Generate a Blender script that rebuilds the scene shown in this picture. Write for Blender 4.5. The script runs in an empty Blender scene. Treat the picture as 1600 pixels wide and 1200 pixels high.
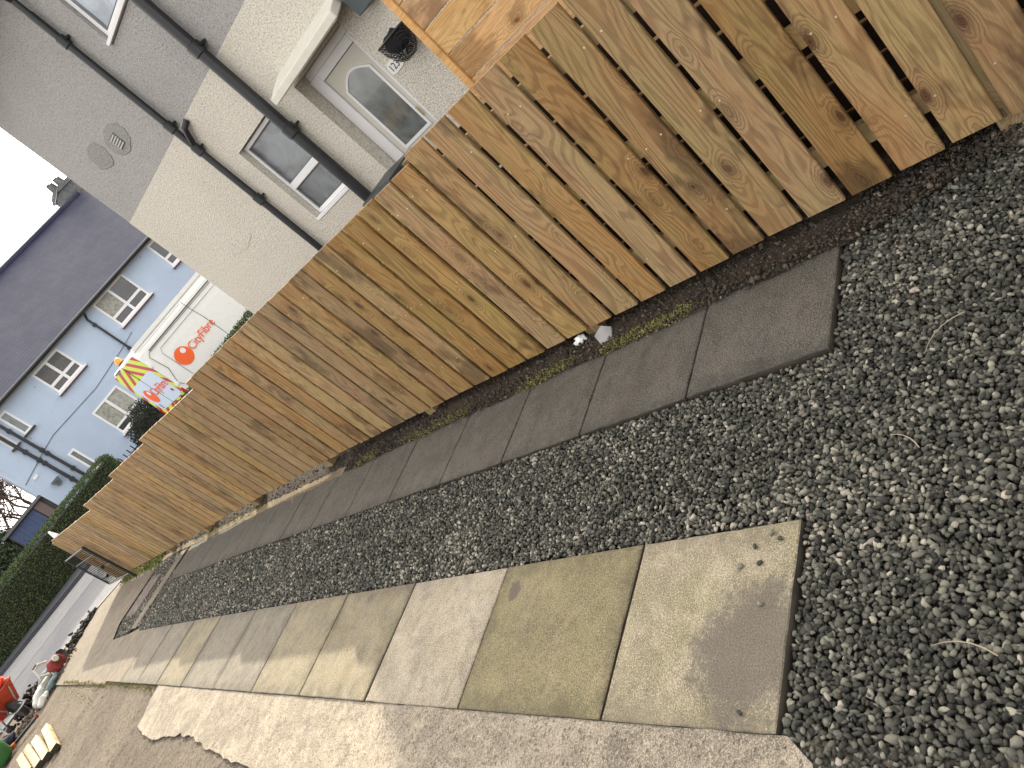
import bpy, bmesh, math, random
import numpy as np
from mathutils import Vector, Matrix
random.seed(7); rng = np.random.default_rng(11)
S = bpy.context.scene
# ------------------------------------------------------------------ camera, sky, sun, exposure
cam = bpy.data.objects.new('camera', bpy.data.cameras.new('camera')); S.collection.objects.link(cam)
Rc = ((0.32608612, 0.56149550, 0.76051998), (-0.61758924, 0.73561495, -0.27830591), (-0.71571738, -0.37893726, 0.58664741))
M = Matrix(((Rc[0][0], Rc[0][2], -Rc[0][1], 0), (Rc[1][0], Rc[1][2], -Rc[1][1], 0), (Rc[2][0], Rc[2][2], -Rc[2][1], 1.55), (0, 0, 0, 1)))
cam.matrix_world = M
cam.data.sensor_width = 36; cam.data.lens = 36 * 1133.288 / 1600; cam.data.clip_start = 0.02; cam.data.clip_end = 600
S.camera = cam
SUN_AZ, SUN_EL = math.radians(35.5), math.radians(24.0)
world = bpy.data.worlds.new('World'); S.world = world; world.use_nodes = True
wn, wl = world.node_tree.nodes, world.node_tree.links
bg = wn['Background']; bg.inputs['Strength'].default_value = 0.12
sky = wn.new('ShaderNodeTexSky'); sky.sky_type = 'NISHITA'; sky.sun_disc = False
sky.sun_elevation = SUN_EL; sky.sun_rotation = SUN_AZ; sky.air_density = 1.2; sky.dust_density = 2.0
tc = wn.new('ShaderNodeTexCoord'); cn = wn.new('ShaderNodeTexNoise'); cn.inputs['Scale'].default_value = 2.2; cn.inputs['Detail'].default_value = 7
cr = wn.new('ShaderNodeValToRGB'); cr.color_ramp.elements[0].position = 0.22; cr.color_ramp.elements[1].position = 0.44
cb = wn.new('ShaderNodeTexNoise'); cb.inputs['Scale'].default_value = 1.3; cb.inputs['Detail'].default_value = 5
ccol = wn.new('ShaderNodeMix'); ccol.data_type = 'RGBA'; ccol.inputs[6].default_value = (5.6, 5.6, 5.7, 1); ccol.inputs[7].default_value = (9.2, 8.8, 8.2, 1)
# a brighter stretch of thin cloud in front of the sun
dotn = wn.new('ShaderNodeVectorMath'); dotn.operation = 'DOT_PRODUCT'
dotn.inputs[1].default_value = (math.sin(SUN_AZ) * math.cos(SUN_EL), math.cos(SUN_AZ) * math.cos(SUN_EL), math.sin(SUN_EL))
pw = wn.new('ShaderNodeMath'); pw.operation = 'POWER'; pw.inputs[1].default_value = 7
mxm = wn.new('ShaderNodeMath'); mxm.operation = 'MAXIMUM'; mxm.inputs[1].default_value = 0
glow = wn.new('ShaderNodeMix'); glow.data_type = 'RGBA'; glow.inputs[7].default_value = (44, 41, 36, 1)
wmix = wn.new('ShaderNodeMix'); wmix.data_type = 'RGBA'
for a, b in ((tc.outputs['Generated'], cn.inputs['Vector']), (tc.outputs['Generated'], cb.inputs['Vector']), (cn.outputs['Fac'], cr.inputs['Fac']),
             (cb.outputs['Fac'], ccol.inputs[0]), (tc.outputs['Generated'], dotn.inputs[0]), (dotn.outputs['Value'], mxm.inputs[0]), (mxm.outputs[0], pw.inputs[0]),
             (pw.outputs[0], glow.inputs[0]), (ccol.outputs[2], glow.inputs[6]), (cr.outputs['Color'], wmix.inputs[0]), (sky.outputs['Color'], wmix.inputs[6]),
             (glow.outputs[2], wmix.inputs[7]), (wmix.outputs[2], bg.inputs['Color'])):
    wl.new(a, b)
sun = bpy.data.objects.new('sun', bpy.data.lights.new('sun', 'SUN')); S.collection.objects.link(sun)
sun.data.energy = 4.0; sun.data.angle = math.radians(0.6); sun.data.color = (1.0, 0.90, 0.72)
sd = Vector((math.sin(SUN_AZ) * math.cos(SUN_EL), math.cos(SUN_AZ) * math.cos(SUN_EL), math.sin(SUN_EL)))
sun.rotation_euler = sd.to_track_quat('Z', 'Y').to_euler()
S.view_settings.view_transform = 'Standard'; S.view_settings.look = 'None'; S.view_settings.gamma = 1.0
S.view_settings.exposure = 1.03
S.render.engine = 'CYCLES'
COL = S.collection
# ------------------------------------------------------------------ helpers
PY = [-8, 0, 6.5, 10, 12.5, 15, 17, 24, 400]; PZ = [.13, 0, -.109, -.2, -.30, -.40, -.45, -.5, -.5]
def gz(y): return float(np.interp(y, PY, PZ))

def tag(o, label=None, cat=None, group=None, kind=None):
    if label: o['label'] = label
    if cat: o['category'] = cat
    if group: o['group'] = group
    if kind: o['kind'] = kind
    return o
def empty(name, loc=(0, 0, 0), rz=0, label=None, cat=None, group=None):
    o = bpy.data.objects.new(name, None); COL.objects.link(o); o.location = loc; o.rotation_euler = (0, 0, rz); o.empty_display_size = .1
    return tag(o, label, cat, group)
def raw(name, V, F, mat, parent=None, smooth=False, loc=None):
    me = bpy.data.meshes.new(name); me.from_pydata([tuple(v) for v in V], [], F); me.update()
    if smooth:
        me.polygons.foreach_set('use_smooth', [True] * len(me.polygons))
    if mat: me.materials.append(mat)
    o = bpy.data.objects.new(name, me); COL.objects.link(o); o.parent = parent
    if loc: o.location = loc
    return o
class MB:
    def __init__(s): s.V = []; s.F = []; s.m = []; s.cur = 0
    def add(s, V, F):
        n = len(s.V); s.V += [tuple(v) for v in V]; s.F += [tuple(i + n for i in f) for f in F]; s.m += [s.cur] * len(F); return s
    def box(s, a, b, jit=0):
        x0, y0, z0 = a; x1, y1, z1 = b
        V = [(x0, y0, z0), (x1, y0, z0), (x1, y1, z0), (x0, y1, z0), (x0, y0, z1), (x1, y0, z1), (x1, y1, z1), (x0, y1, z1)]
        if jit: V = [tuple(c + random.uniform(-jit, jit) for c in v) for v in V]
        return s.add(V, [(0, 3, 2, 1), (4, 5, 6, 7), (0, 1, 5, 4), (1, 2, 6, 5), (2, 3, 7, 6), (3, 0, 4, 7)])
    def tube(s, pts, r, n=8, cap=True):
        pts = [Vector(p) for p in pts]; rs = r if isinstance(r, (list, tuple)) else [r] * len(pts); V = []; F = []
        up = None
        for i, p in enumerate(pts):
            d = (pts[min(i + 1, len(pts) - 1)] - pts[max(i - 1, 0)]).normalized()
            if up is None: up = d.orthogonal().normalized()
            a = (up - d * up.dot(d)).normalized(); up = a; b = d.cross(a)
            V += [p + (a * math.cos(2 * math.pi * k / n) + b * math.sin(2 * math.pi * k / n)) * rs[i] for k in range(n)]
        for i in range(len(pts) - 1):
            for k in range(n): F.append((i * n + k, i * n + (k + 1) % n, (i + 1) * n + (k + 1) % n, (i + 1) * n + k))
        if cap: F.append(tuple(range(n - 1, -1, -1))); F.append(tuple((len(pts) - 1) * n + k for k in range(n)))
        return s.add(V, F)
    def lathe(s, prof, c, n=20, axis='z'):
        V = []; F = []
        for r, h in prof:
            for k in range(n):
                a = 2 * math.pi * k / n; x, y = r * math.cos(a), r * math.sin(a)
                V.append({'z': (c[0] + x, c[1] + y, c[2] + h), 'x': (c[0] + h, c[1] + x, c[2] + y), 'y': (c[0] + x, c[1] + h, c[2] + y)}[axis])
        for i in range(len(prof) - 1):
            for k in range(n): F.append((i * n + k, i * n + (k + 1) % n, (i + 1) * n + (k + 1) % n, (i + 1) * n + k))
        F.append(tuple(range(n - 1, -1, -1))); F.append(tuple((len(prof) - 1) * n + k for k in range(n)))
        return s.add(V, F)
    def prism(s, poly, a, b, axis='y'):      # poly in the two other axes, extruded from a to b
        n = len(poly)
        def P(p, t): return {'x': (t, p[0], p[1]), 'y': (p[0], t, p[1]), 'z': (p[0], p[1], t)}[axis]
        return s.add([P(p, a) for p in poly] + [P(p, b) for p in poly], [tuple(range(n))[::-1], tuple(range(n, 2 * n))] + [(i, (i + 1) % n, n + (i + 1) % n, n + i) for i in range(n)])
    def build(s, name, mat, parent=None, smooth=False, bevel=0, loc=None):
        o = raw(name, s.V, s.F, None, parent, smooth, loc)
        mats = mat if isinstance(mat, (list, tuple)) else [mat]
        for m in mats: o.data.materials.append(m)
        if len(mats) > 1: o.data.polygons.foreach_set('material_index', s.m)
        bm = bmesh.new(); bm.from_mesh(o.data); bmesh.ops.recalc_face_normals(bm, faces=bm.faces); bm.to_mesh(o.data); bm.free()
        if bevel:
            b = o.modifiers.new('bevel', 'BEVEL'); b.width = bevel; b.segments = 2; b.limit_method = 'ANGLE'; b.angle_limit = math.radians(40)
        return o
# ------------------------------------------------------------------ materials
class N:
    def __init__(s, name, rough=0.8, spec=0.3):
        s.m = bpy.data.materials.new(name); s.m.use_nodes = True; s.nt = s.m.node_tree; s.b = s.nt.nodes['Principled BSDF']
        s.b.inputs['Roughness'].default_value = rough; s.b.inputs['Specular IOR Level'].default_value = spec
    def n(s, t, **k):
        x = s.nt.nodes.new('ShaderNode' + t)
        for a, v in k.items():
            if a in ('operation', 'wave_type', 'bands_direction', 'feature', 'data_type', 'blend_type', 'noise_dimensions', 'voronoi_dimensions', 'attribute_name', 'interpolation_type', 'rings_direction'): setattr(x, a, v)
            else: s.set(x.inputs[a.replace('_', ' ')], v)
        return x
    def set(s, inp, v):
        if hasattr(v, 'is_linked') or isinstance(v, bpy.types.NodeSocket): s.nt.links.new(v, inp)
        else: inp.default_value = v
    def math(s, op, a, b=0.0, c=None):
        x = s.nt.nodes.new('ShaderNodeMath'); x.operation = op; s.set(x.inputs[0], a); s.set(x.inputs[1], b)
        if c is not None: s.set(x.inputs[2], c)
        return x.outputs[0]
    def ss(s, v, lo, hi, a=0.0, b=1.0):
        x = s.nt.nodes.new('ShaderNodeMapRange'); x.interpolation_type = 'SMOOTHSTEP'
        for i, q in enumerate((v, lo, hi, a, b)): s.set(x.inputs[i], q)
        return x.outputs[0]
    def mix(s, f, a, b, blend='MIX'):
        x = s.nt.nodes.new('ShaderNodeMix'); x.data_type = 'RGBA'; x.blend_type = blend
        for i, q in ((0, f), (6, a), (7, b)):
            if isinstance(q, tuple) and len(q) == 3: q = q + (1,)
            s.set(x.inputs[i], q)
        return x.outputs[2]
    def coord(s, kind='Object', scale=(1, 1, 1), rot=(0, 0, 0)):
        t = s.nt.nodes.new('ShaderNodeTexCoord'); mp = s.nt.nodes.new('ShaderNodeMapping'); mp.inputs['Scale'].default_value = scale; mp.inputs['Rotation'].default_value = rot
        s.nt.links.new(t.outputs[kind], mp.inputs[0]); return mp.outputs[0]
    def pos(s, scale=(1, 1, 1)):
        t = s.nt.nodes.new('ShaderNodeNewGeometry'); mp = s.nt.nodes.new('ShaderNodeMapping'); mp.inputs['Scale'].default_value = scale
        s.nt.links.new(t.outputs['Position'], mp.inputs[0]); return mp.outputs[0]
    def noise(s, vec, scale, detail=4, rough=.5, dist=0):
        x = s.nt.nodes.new('ShaderNodeTexNoise'); s.nt.links.new(vec, x.inputs['Vector'])
        x.inputs['Scale'].default_value = scale; x.inputs['Detail'].default_value = detail; x.inputs['Roughness'].default_value = rough; x.inputs['Distortion'].default_value = dist
        return x.outputs['Fac']
    def voro(s, vec, scale, feature='F1', out='Distance'):
        x = s.nt.nodes.new('ShaderNodeTexVoronoi'); x.feature = feature; s.nt.links.new(vec, x.inputs['Vector']); x.inputs['Scale'].default_value = scale
        return x.outputs[out]
    def rand(s): return s.nt.nodes.new('ShaderNodeObjectInfo').outputs['Random']
    def col(s, v): s.set(s.b.inputs['Base Color'], v if not (isinstance(v, tuple) and len(v) == 3) else v + (1,)); return s
    def bump(s, h, dist, strength=1.0):
        x = s.nt.nodes.new('ShaderNodeBump'); x.inputs['Strength'].default_value = strength; x.inputs['Distance'].default_value = dist
        s.set(x.inputs['Height'], h); s.nt.links.new(x.outputs[0], s.b.inputs['Normal']); return s
    def rough(s, v): s.set(s.b.inputs['Roughness'], v); return s
def hsv(m, c, h=.5, s_=1.0, v=1.0):
    x = m.nt.nodes.new('ShaderNodeHueSaturation'); m.set(x.inputs['Hue'], h); m.set(x.inputs['Saturation'], s_); m.set(x.inputs['Value'], v); m.set(x.inputs['Color'], c); return x.outputs[0]

def wood_mat(name, light, dark, along='z', warm=1.0, contrast=1.0, green=0.5, wet=0.0):
    m = N(name, .62, .35)
    a = {'z': (1, 1, 1), 'y': (1, 1, 1)}[along]
    base = m.coord('Object')
    # random offset per board
    r = m.rand(); cmb = m.nt.nodes.new('ShaderNodeCombineXYZ')
    m.set(cmb.inputs[0], m.math('MULTIPLY', r, 37.0)); m.set(cmb.inputs[1], m.math('MULTIPLY', r, 91.0)); m.set(cmb.inputs[2], m.math('MULTIPLY', r, 53.0))
    va = m.nt.nodes.new('ShaderNodeVectorMath'); va.operation = 'ADD'; m.set(va.inputs[0], base); m.set(va.inputs[1], cmb.outputs[0]); v = va.outputs[0]
    def mp(sc):
        x = m.nt.nodes.new('ShaderNodeMapping'); x.inputs['Scale'].default_value = sc; m.set(x.inputs[0], v); return x.outputs[0]
    L = .16
    sg = (1, 1, L) if along == 'z' else (1, L, 1)
    kn = (0, 9.0, 4.3) if along == 'z' else (0, 4.3, 9.0)
    fn = (1, 1, .02) if along == 'z' else (1, .02, 1)
    kd = m.nt.nodes.new('ShaderNodeTexVoronoi'); m.set(kd.inputs['Vector'], mp(kn)); kd.inputs['Scale'].default_value = 1.0; kd.inputs['Randomness'].default_value = 1.0
    kc = m.nt.nodes.new('ShaderNodeSeparateColor'); m.set(kc.inputs[0], kd.outputs['Color'])
    d = m.math('ADD', kd.outputs['Distance'], m.math('MULTIPLY', m.math('GREATER_THAN', kc.outputs[0], .48), .7)); d = m.math('ADD', d, m.math('MULTIPLY', kc.outputs[1], .05)); wob = m.noise(mp((1, 1, 1)), 40, 2)
    d = m.math('ADD', d, m.math('MULTIPLY', m.math('SUBTRACT', wob, .5), .10))
    knot = m.ss(d, .165, .10, 0, 1); halo = m.ss(d, .55, .08, 0, 1)
    g = m.noise(mp(sg), 5.5, 2.5, .45, .35)
    g = m.math('ADD', g, m.math('MULTIPLY', halo, .20))
    ring = m.math('SINE', m.math('MULTIPLY', g, 125.0)); ring = m.ss(ring, -.4, 1.0)
    ring2 = m.math('SINE', m.math('MULTIPLY', g, 330.0)); ring2 = m.ss(ring2, -1, 1)
    fib = m.noise(mp(fn), 420, 4, .75)
    c = m.mix(m.math('MULTIPLY', ring, .55 * contrast), light, dark)
    c = m.mix(m.math('MULTIPLY', ring2, .16 * contrast), c, dark)
    c = m.mix(m.ss(fib, .48, .62, 0, .5), c, tuple(x * .55 for x in dark))
    tint = m.noise(mp((1, 1, .35) if along == 'z' else (1, .35, 1)), 7, 3)
    c = m.mix(m.ss(tint, .42, .7, 0, green), c, (light[0] * .72, light[1] * .88, light[2] * .62))
    c = m.mix(m.ss(tint, .56, .34, 0, .35 * warm), c, (light[0] * .80, light[1] * .58, light[2] * .42))
    dk = m.noise(mp((1, 1, .5) if along == 'z' else (1, .5, 1)), 4.5, 4, .6)
    c = m.mix(m.ss(dk, .54, .66, 0, .6), c, tuple(x * .42 for x in dark))
    c = m.mix(m.math('MULTIPLY', m.ss(d, .42, .12), .42), c, tuple(x * .5 for x in dark))
    c = m.mix(m.math('MULTIPLY', knot, .8), c, (dark[0] * .62, dark[1] * .42, dark[2] * .35))
    c = m.mix(m.math('MULTIPLY', m.ss(m.math('SINE', m.math('MULTIPLY', d, 150)), .3, 1), m.math('MULTIPLY', m.ss(d, .26, .14), .7)), c, (.035, .02, .012))
    c = m.mix(m.ss(d, .055, .03, 0, .9), c, (.03, .018, .01))
    c = hsv(m, c, m.math('ADD', .496, m.math('MULTIPLY', r, .008)), m.math('ADD', .92, m.math('MULTIPLY', m.math('FRACT', m.math('MULTIPLY', r, 7.3)), .2)), m.math('ADD', .76, m.math('MULTIPLY', m.math('FRACT', m.math('MULTIPLY', r, 13.7)), .28)))
    m.col(c); m.rough(m.ss(fib, .3, .7, .5, .78))
    m.bump(m.math('ADD', m.math('MULTIPLY', fib, .5), m.math('MULTIPLY', m.math('ADD', ring, knot), -.5)), .0012, .8)
    return m.m
W_BOARD = wood_mat('treated pine', (.43, .282, .130), (.15, .083, .037), green=.3)
W_NEW = wood_mat('fresh orange pine', (.76, .49, .24), (.45, .23, .085), along='y', green=.0, contrast=.55, warm=.6)
W_POST = wood_mat('treated post', (.38, .28, .14), (.2, .13, .06))
W_PALE = wood_mat('pale sawn timber', (.62, .52, .32), (.42, .33, .18), along='y', contrast=.5, green=.1)
W_OLD = wood_mat('old dark brown boards', (.050, .030, .022), (.022, .014, .011), along='y', green=.0)

def concrete(name, base, dark, moss=None, mossamt=.3, speck=.35, bumpd=.0018, stain=None, grime=.75, pits=0):
    m = N(name, .88, .25); p = m.coord('Object'); r = m.rand()
    va = m.nt.nodes.new('ShaderNodeVectorMath'); va.operation = 'ADD'; m.set(va.inputs[0], p); cx = m.nt.nodes.new('ShaderNodeCombineXYZ'); m.set(cx.inputs[0], m.math('MULTIPLY', r, 31)); m.set(cx.inputs[1], m.math('MULTIPLY', r, 17)); m.set(va.inputs[1], cx.outputs[0]); v = va.outputs[0]
    big = m.noise(v, 3.6, 8, .72, .6); med = m.noise(v, 15, 7, .75); fine = m.noise(v, 210, 3, .6); grit = m.voro(v, 330)
    c = m.mix(m.ss(big, .40, .60), base, dark)
    c = m.mix(m.ss(med, .46, .64, 0, .62), c, tuple(x * .55 for x in dark)); c = m.mix(m.ss(med, .46, .34, 0, .45), c, tuple(min(1, x * 1.28) for x in base)); c = m.mix(m.ss(m.noise(v, 2.4, 7, .82, 1.2), .50, .62, 0, .55), c, tuple(x * .5 for x in dark))
    if moss: c = m.mix(m.math('MULTIPLY', m.ss(m.noise(v, 5.5, 6, .7), .40, .62), mossamt), c, moss)
    g2 = m.noise(v, 95, 4, .75); c = m.mix(m.ss(fine, .50, .62, 0, speck * 1.3), c, tuple(x * .34 for x in dark))
    c = m.mix(m.ss(fine, .48, .38, 0, speck * 1.1), c, tuple(min(1, x * 1.55) for x in base)); c = m.mix(m.ss(g2, .52, .66, 0, speck), c, tuple(x * .5 for x in dark)); c = m.mix(m.ss(g2, .46, .34, 0, speck * .8), c, tuple(min(1, x * 1.3) for x in base))
    sp = m.voro(v, 11); c = m.mix(m.ss(sp, .07, .035, 0, .6), c, tuple(x * .3 for x in dark))
    sx = m.nt.nodes.new('ShaderNodeSeparateXYZ'); m.set(sx.inputs[0], p); nn = m.math('MULTIPLY', m.math('SUBTRACT', m.noise(v, 7, 7, .8), .5), .42)
    edge = m.math('MAXIMUM', m.math('ADD', m.math('ABSOLUTE', sx.outputs[0]), nn), m.math('ADD', m.math('SUBTRACT', m.math('ABSOLUTE', sx.outputs[1]), .085), nn))
    c = m.mix(m.ss(edge, .20, .34, 0, grime), c, tuple(x * .5 for x in dark))      # dirt gathered along the slab's edges
    pit = m.voro(v, 46); c = m.mix(m.ss(pit, .13, .06, 0, .7), c, tuple(x * .3 for x in dark)); lich = m.voro(v, 29); c = m.mix(m.ss(lich, .12, .05, 0, .5), c, tuple(min(1, x * 1.5) for x in base))
    if pits: pm = m.ss(m.voro(v, pits), .34, .12); c = m.mix(m.math('MULTIPLY', pm, .55), c, tuple(x * .4 for x in dark)); fine = m.math('ADD', fine, m.math('MULTIPLY', pm, -1.2))
    if stain:   # dark damp patch with a ragged outline: (cx, cy, rx, ry) in the slab's own frame
        sep = m.nt.nodes.new('ShaderNodeSeparateXYZ'); m.set(sep.inputs[0], p)
        dx = m.math('DIVIDE', m.math('SUBTRACT', sep.outputs[0], stain[0]), stain[2]); dy = m.math('DIVIDE', m.math('SUBTRACT', sep.outputs[1], stain[1]), stain[3])
        dd = m.math('SQRT', m.math('ADD', m.math('MULTIPLY', dx, dx), m.math('MULTIPLY', dy, dy)))
        dd = m.math('ADD', dd, m.math('MULTIPLY', m.math('SUBTRACT', m.noise(v, 9, 9, .85), .5), 3.4))
        c = m.mix(m.ss(dd, 1.25, .70, 0, .85), c, m.mix(m.ss(fine, .4, .7), stain[4], tuple(x * .6 for x in stain[4])))
    m.col(c); m.bump(m.math('ADD', m.math('MULTIPLY', fine, .6), m.math('ADD', m.math('MULTIPLY', grit, .35), m.math('MULTIPLY', med, .6))), bumpd, .9)
    return m.m
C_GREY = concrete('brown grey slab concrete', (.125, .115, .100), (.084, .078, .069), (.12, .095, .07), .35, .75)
C_PALE = concrete('pale buff slab concrete', (.37, .325, .258), (.275, .24, .19), (.33, .275, .18), .35, .5, grime=.3)
C_OLIVE = concrete('olive mossy slab concrete', (.235, .202, .13), (.17, .147, .10), (.155, .142, .075), .5, .6)
C_YEL = concrete('yellow green slab concrete', (.245, .212, .152), (.18, .157, .115), (.24, .20, .11), .5, .55)
C_TAN = concrete('grey buff slab concrete', (.215, .19, .155), (.16, .143, .118), (.20, .175, .115), .35, .5)
C_STAIN = concrete('mottled slab with damp stain', (.345, .30, .218), (.25, .215, .155), (.18, .17, .08), .4, .45, stain=(-.09, -.185, .19, .165, (.13, .113, .095)))
C_DKSPOT = concrete('olive slab with dark spots', (.245, .208, .125), (.18, .155, .098), (.155, .142, .07), .5, .55, stain=(.184, .275, .045, .038, (.11, .09, .08)))
C_SCREED = concrete('pale brushed screed', (.44, .38, .30), (.32, .275, .22), None, 0, .45, .012, grime=0, pits=52)
C_APRON = concrete('weathered driveway concrete', (.215, .18, .138), (.155, .132, .105), (.19, .16, .10), .25, .35, grime=0)
C_PAVER = concrete('pinkish pavers', (.21, .175, .155), (.15, .125, .115), None, 0, .3)
C_KERB = concrete('kerb concrete', (.5, .48, .44), (.38, .36, .33), None, 0, .2)

def simple(name, c, rough=.6, spec=.4, metal=0, nz=0, bump=0, bscale=60):
    m = N(name, rough, spec); m.b.inputs['Metallic'].default_value = metal
    if nz:
        p = m.coord('Object'); f = m.noise(p, bscale * .15, 5, .6); c2 = m.mix(m.ss(f, .35, .7), c, tuple(x * (1 - nz) for x in c)); m.col(c2)
        if bump: m.bump(m.noise(p, bscale, 4), bump)
    else: m.col(c)
    return m.m
def stone_mat(name, ramp, rough=.75):
    m = N(name, rough, .35); at = m.n('Attribute'); at.attribute_name = 'tone'
    cr = m.nt.nodes.new('ShaderNodeValToRGB'); m.nt.links.new(at.outputs['Fac'], cr.inputs['Fac']); e = cr.color_ramp.elements
    e[0].position, e[0].color = ramp[0][0], ramp[0][1] + (1,); e[1].position, e[1].color = ramp[-1][0], ramp[-1][1] + (1,)
    for p_, c_ in ramp[1:-1]:
        x = e.new(p_); x.color = c_ + (1,)
    v = m.pos(); f = m.noise(v, 330, 4, .7); f2 = m.noise(v, 60, 3)
    c = m.mix(m.ss(f, .35, .75, 0, .55), cr.outputs[0], m.mix(.5, cr.outputs[0], (.02, .02, .02)))
    c = m.mix(m.ss(f2, .55, .8, 0, .35), c, (.16, .15, .12))
    m.col(c); m.bump(f, .0025, 1); return m.m
G_STONE = stone_mat('dark green-grey whinstone chippings', [(0, (.022, .022, .019)), (.3, (.055, .055, .046)), (.6, (.125, .122, .100)), (.85, (.25, .235, .190)), (.97, (.42, .39, .32)), (1, (.44, .39, .33))])
G_SOIL = stone_mat('crumbly brown soil', [(0, (.020, .016, .014)), (.4, (.06, .048, .036)), (.8, (.13, .10, .072)), (1, (.34, .28, .21))], .9)
G_CLOD = stone_mat('black dug tarmac', [(0, (.010, .010, .011)), (1, (.04, .036, .034))], .85)
def roughcast(name, base, dark, bd=.012):
    m = N(name, .9, .2); p = m.pos(); v = m.voro(p, 70); v2 = m.voro(p, 130); f = m.noise(p, 1.4, 6, .6); f2 = m.noise(p, 46, 5, .8)
    c = m.mix(m.ss(f, .4, .7, 0, .45), base, dark); c = m.mix(m.ss(f2, .50, .62, 0, .6), c, tuple(x * .42 for x in dark)); c = m.mix(m.ss(f2, .47, .38, 0, .5), c, tuple(min(1, x * 1.25) for x in base)); 
    c = m.mix(m.ss(m.noise(p, 5, 7, .75), .62, .8, 0, .35), c, tuple(x * .55 for x in dark))
    c = m.mix(m.ss(v, .16, .05, 0, .55), c, tuple(x * .45 for x in dark)); m.col(c); m.bump(m.math('ADD', v, m.math('MULTIPLY', m.math('ADD', v2, f2), .5)), bd, .8); return m.m
R_CREAM = roughcast('cream roughcast', (.80, .755, .665), (.70, .655, .57), .016)
R_GREY = roughcast('grey roughcast', (.47, .46, .45), (.40, .39, .38), .014)
R_REP = roughcast('rough grey repair', (.46, .45, .44), (.375, .365, .355), .03)
def farwall():
    m = N('pale blue render', .9, .2); p = m.coord('Object'); f = m.noise(p, .35, 6, .6); f2 = m.noise(p, 7, 6, .7); sp = m.voro(p, 1.6)
    c = m.mix(m.ss(f, .35, .7), (.50, .60, .745), (.435, .52, .65)); c = m.mix(m.ss(f2, .55, .8, 0, .4), c, (.27, .34, .43)); c = m.mix(m.ss(sp, .07, .03, 0, .55), c, (.15, .18, .23))
    m.col(c); m.bump(m.noise(p, 90, 3), .01, .6); return m.m
R_BLUE = farwall()
def rooftile():
    m = N('dark slate-blue concrete tiles', .62, .3); p = m.coord('Object'); sep = m.nt.nodes.new('ShaderNodeSeparateXYZ'); m.set(sep.inputs[0], p)
    course = m.math('FRACT', m.math('MULTIPLY', sep.outputs[2], 9.5)); across = m.math('FRACT', m.math('MULTIPLY', sep.outputs[0], 3.4))
    f = m.noise(p, 1.6, 6, .65); c = m.mix(m.ss(f, .35, .7), (.024, .028, .062), (.042, .046, .080))
    c = m.mix(m.ss(course, .22, .02, 0, .8), c, (.012, .013, .022)); c = m.mix(m.ss(m.math('ABSOLUTE', m.math('SUBTRACT', across, .5)), .44, .5, 0, .5), c, (.014, .015, .022))
    c = m.mix(m.ss(m.noise(p, 9, 5, .7), .6, .8, 0, .6), c, (.13, .13, .12))
    m.col(c); m.bump(m.math('ADD', m.math('MULTIPLY', course, -1), m.math('MULTIPLY', m.noise(p, 14, 3), .3)), .03, .9); return m.m
ROOF = rooftile()
def ground_mat(name, a, b, c3, sc=1.0, bd=.006, streak=False, gs=38, hs=150):
    m = N(name, .93, .2); p = m.pos((.55, 1, 1) if streak else (1, 1, 1)); f = m.noise(p, 1.1 * sc, 7, .62); g = m.noise(p, gs, 6, .78); h = m.noise(m.pos(), hs, 4, .7)
    c = m.mix(m.ss(f, .42, .58), a, b); c = m.mix(m.ss(g, .50, .60, 0, .65), c, c3); c = m.mix(m.ss(h, .52, .62, 0, .6), c, tuple(x * .3 for x in c3)); c = m.mix(m.ss(h, .46, .38, 0, .5), c, tuple(min(1, x * 1.4) for x in a))
    m.col(c); m.bump(m.math('ADD', m.math('MULTIPLY', g, 1), m.math('MULTIPLY', h, .6)), bd, 1); return m.m
GR_ROUGH = ground_mat('worn brown tarmac and grit', (.27, .225, .175), (.20, .165, .13), (.085, .068, .054), bd=.05, gs=24, hs=70, streak=True)
GR_SOIL = ground_mat('garden soil', (.075, .055, .04), (.05, .038, .03), (.03, .024, .02), bd=.02)
GR_ASPH = ground_mat('grey asphalt', (.215, .215, .225), (.17, .172, .185), (.14, .14, .15), sc=.4)
GR_ASPH2 = ground_mat('pale worn asphalt', (.27, .268, .27), (.235, .235, .24), (.2, .2, .205), sc=.4)
GR_PAVE = ground_mat('shade-darkened tarmac', (.085, .088, .10), (.07, .072, .085), (.05, .052, .06), sc=.4)  # dark bluish tone puts the hedge's shade into the pavement colour
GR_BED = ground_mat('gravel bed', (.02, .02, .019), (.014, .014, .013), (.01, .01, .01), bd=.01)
def leaf_mat(name, a, b):
    m = N(name, .65, .3); p = m.pos(); f = m.noise(p, 2.5, 5, .6); g = m.noise(p, 28, 3)
    c = m.mix(m.ss(f, .35, .68), a, b); c = m.mix(m.ss(g, .4, .7, 0, .6), c, tuple(x * .5 for x in a)); m.col(c); return m.m
LEAF_H = leaf_mat('privet leaves', (.055, .095, .036), (.10, .125, .042)); LEAF_D = leaf_mat('dark conifer leaves', (.030, .040, .026), (.055, .056, .038))
LEAF_B = leaf_mat('bush leaves', (.055, .085, .045), (.10, .13, .06)); MOSS = leaf_mat('moss and weeds', (.17, .17, .05), (.26, .24, .08))
BARK = simple('brown bark', (.12, .085, .065), .9, .2, nz=.4); TWIG = simple('dry straw stem', (.30, .25, .18), .8)
UPVC = simple('white upvc', (.80, .80, .81), .35, .5); CREAMP = simple('cream painted door', (.62, .60, .53), .45, .4)
BLK = simple('black plastic pipe', (.018, .019, .024), .38, .5, nz=.3); BLKM = simple('black painted metal', (.015, .016, .018), .4, .5)
GALV = simple('galvanised steel', (.42, .43, .43), .42, .5, .75, nz=.3); STEEL = simple('zinc screw', (.72, .66, .48), .4, .5, .6)
RUB = simple('black rubber', (.03, .03, .032), .7, .3); NAVY = simple('navy painted boards', (.075, .105, .20), .7, .3, nz=.15)
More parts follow.
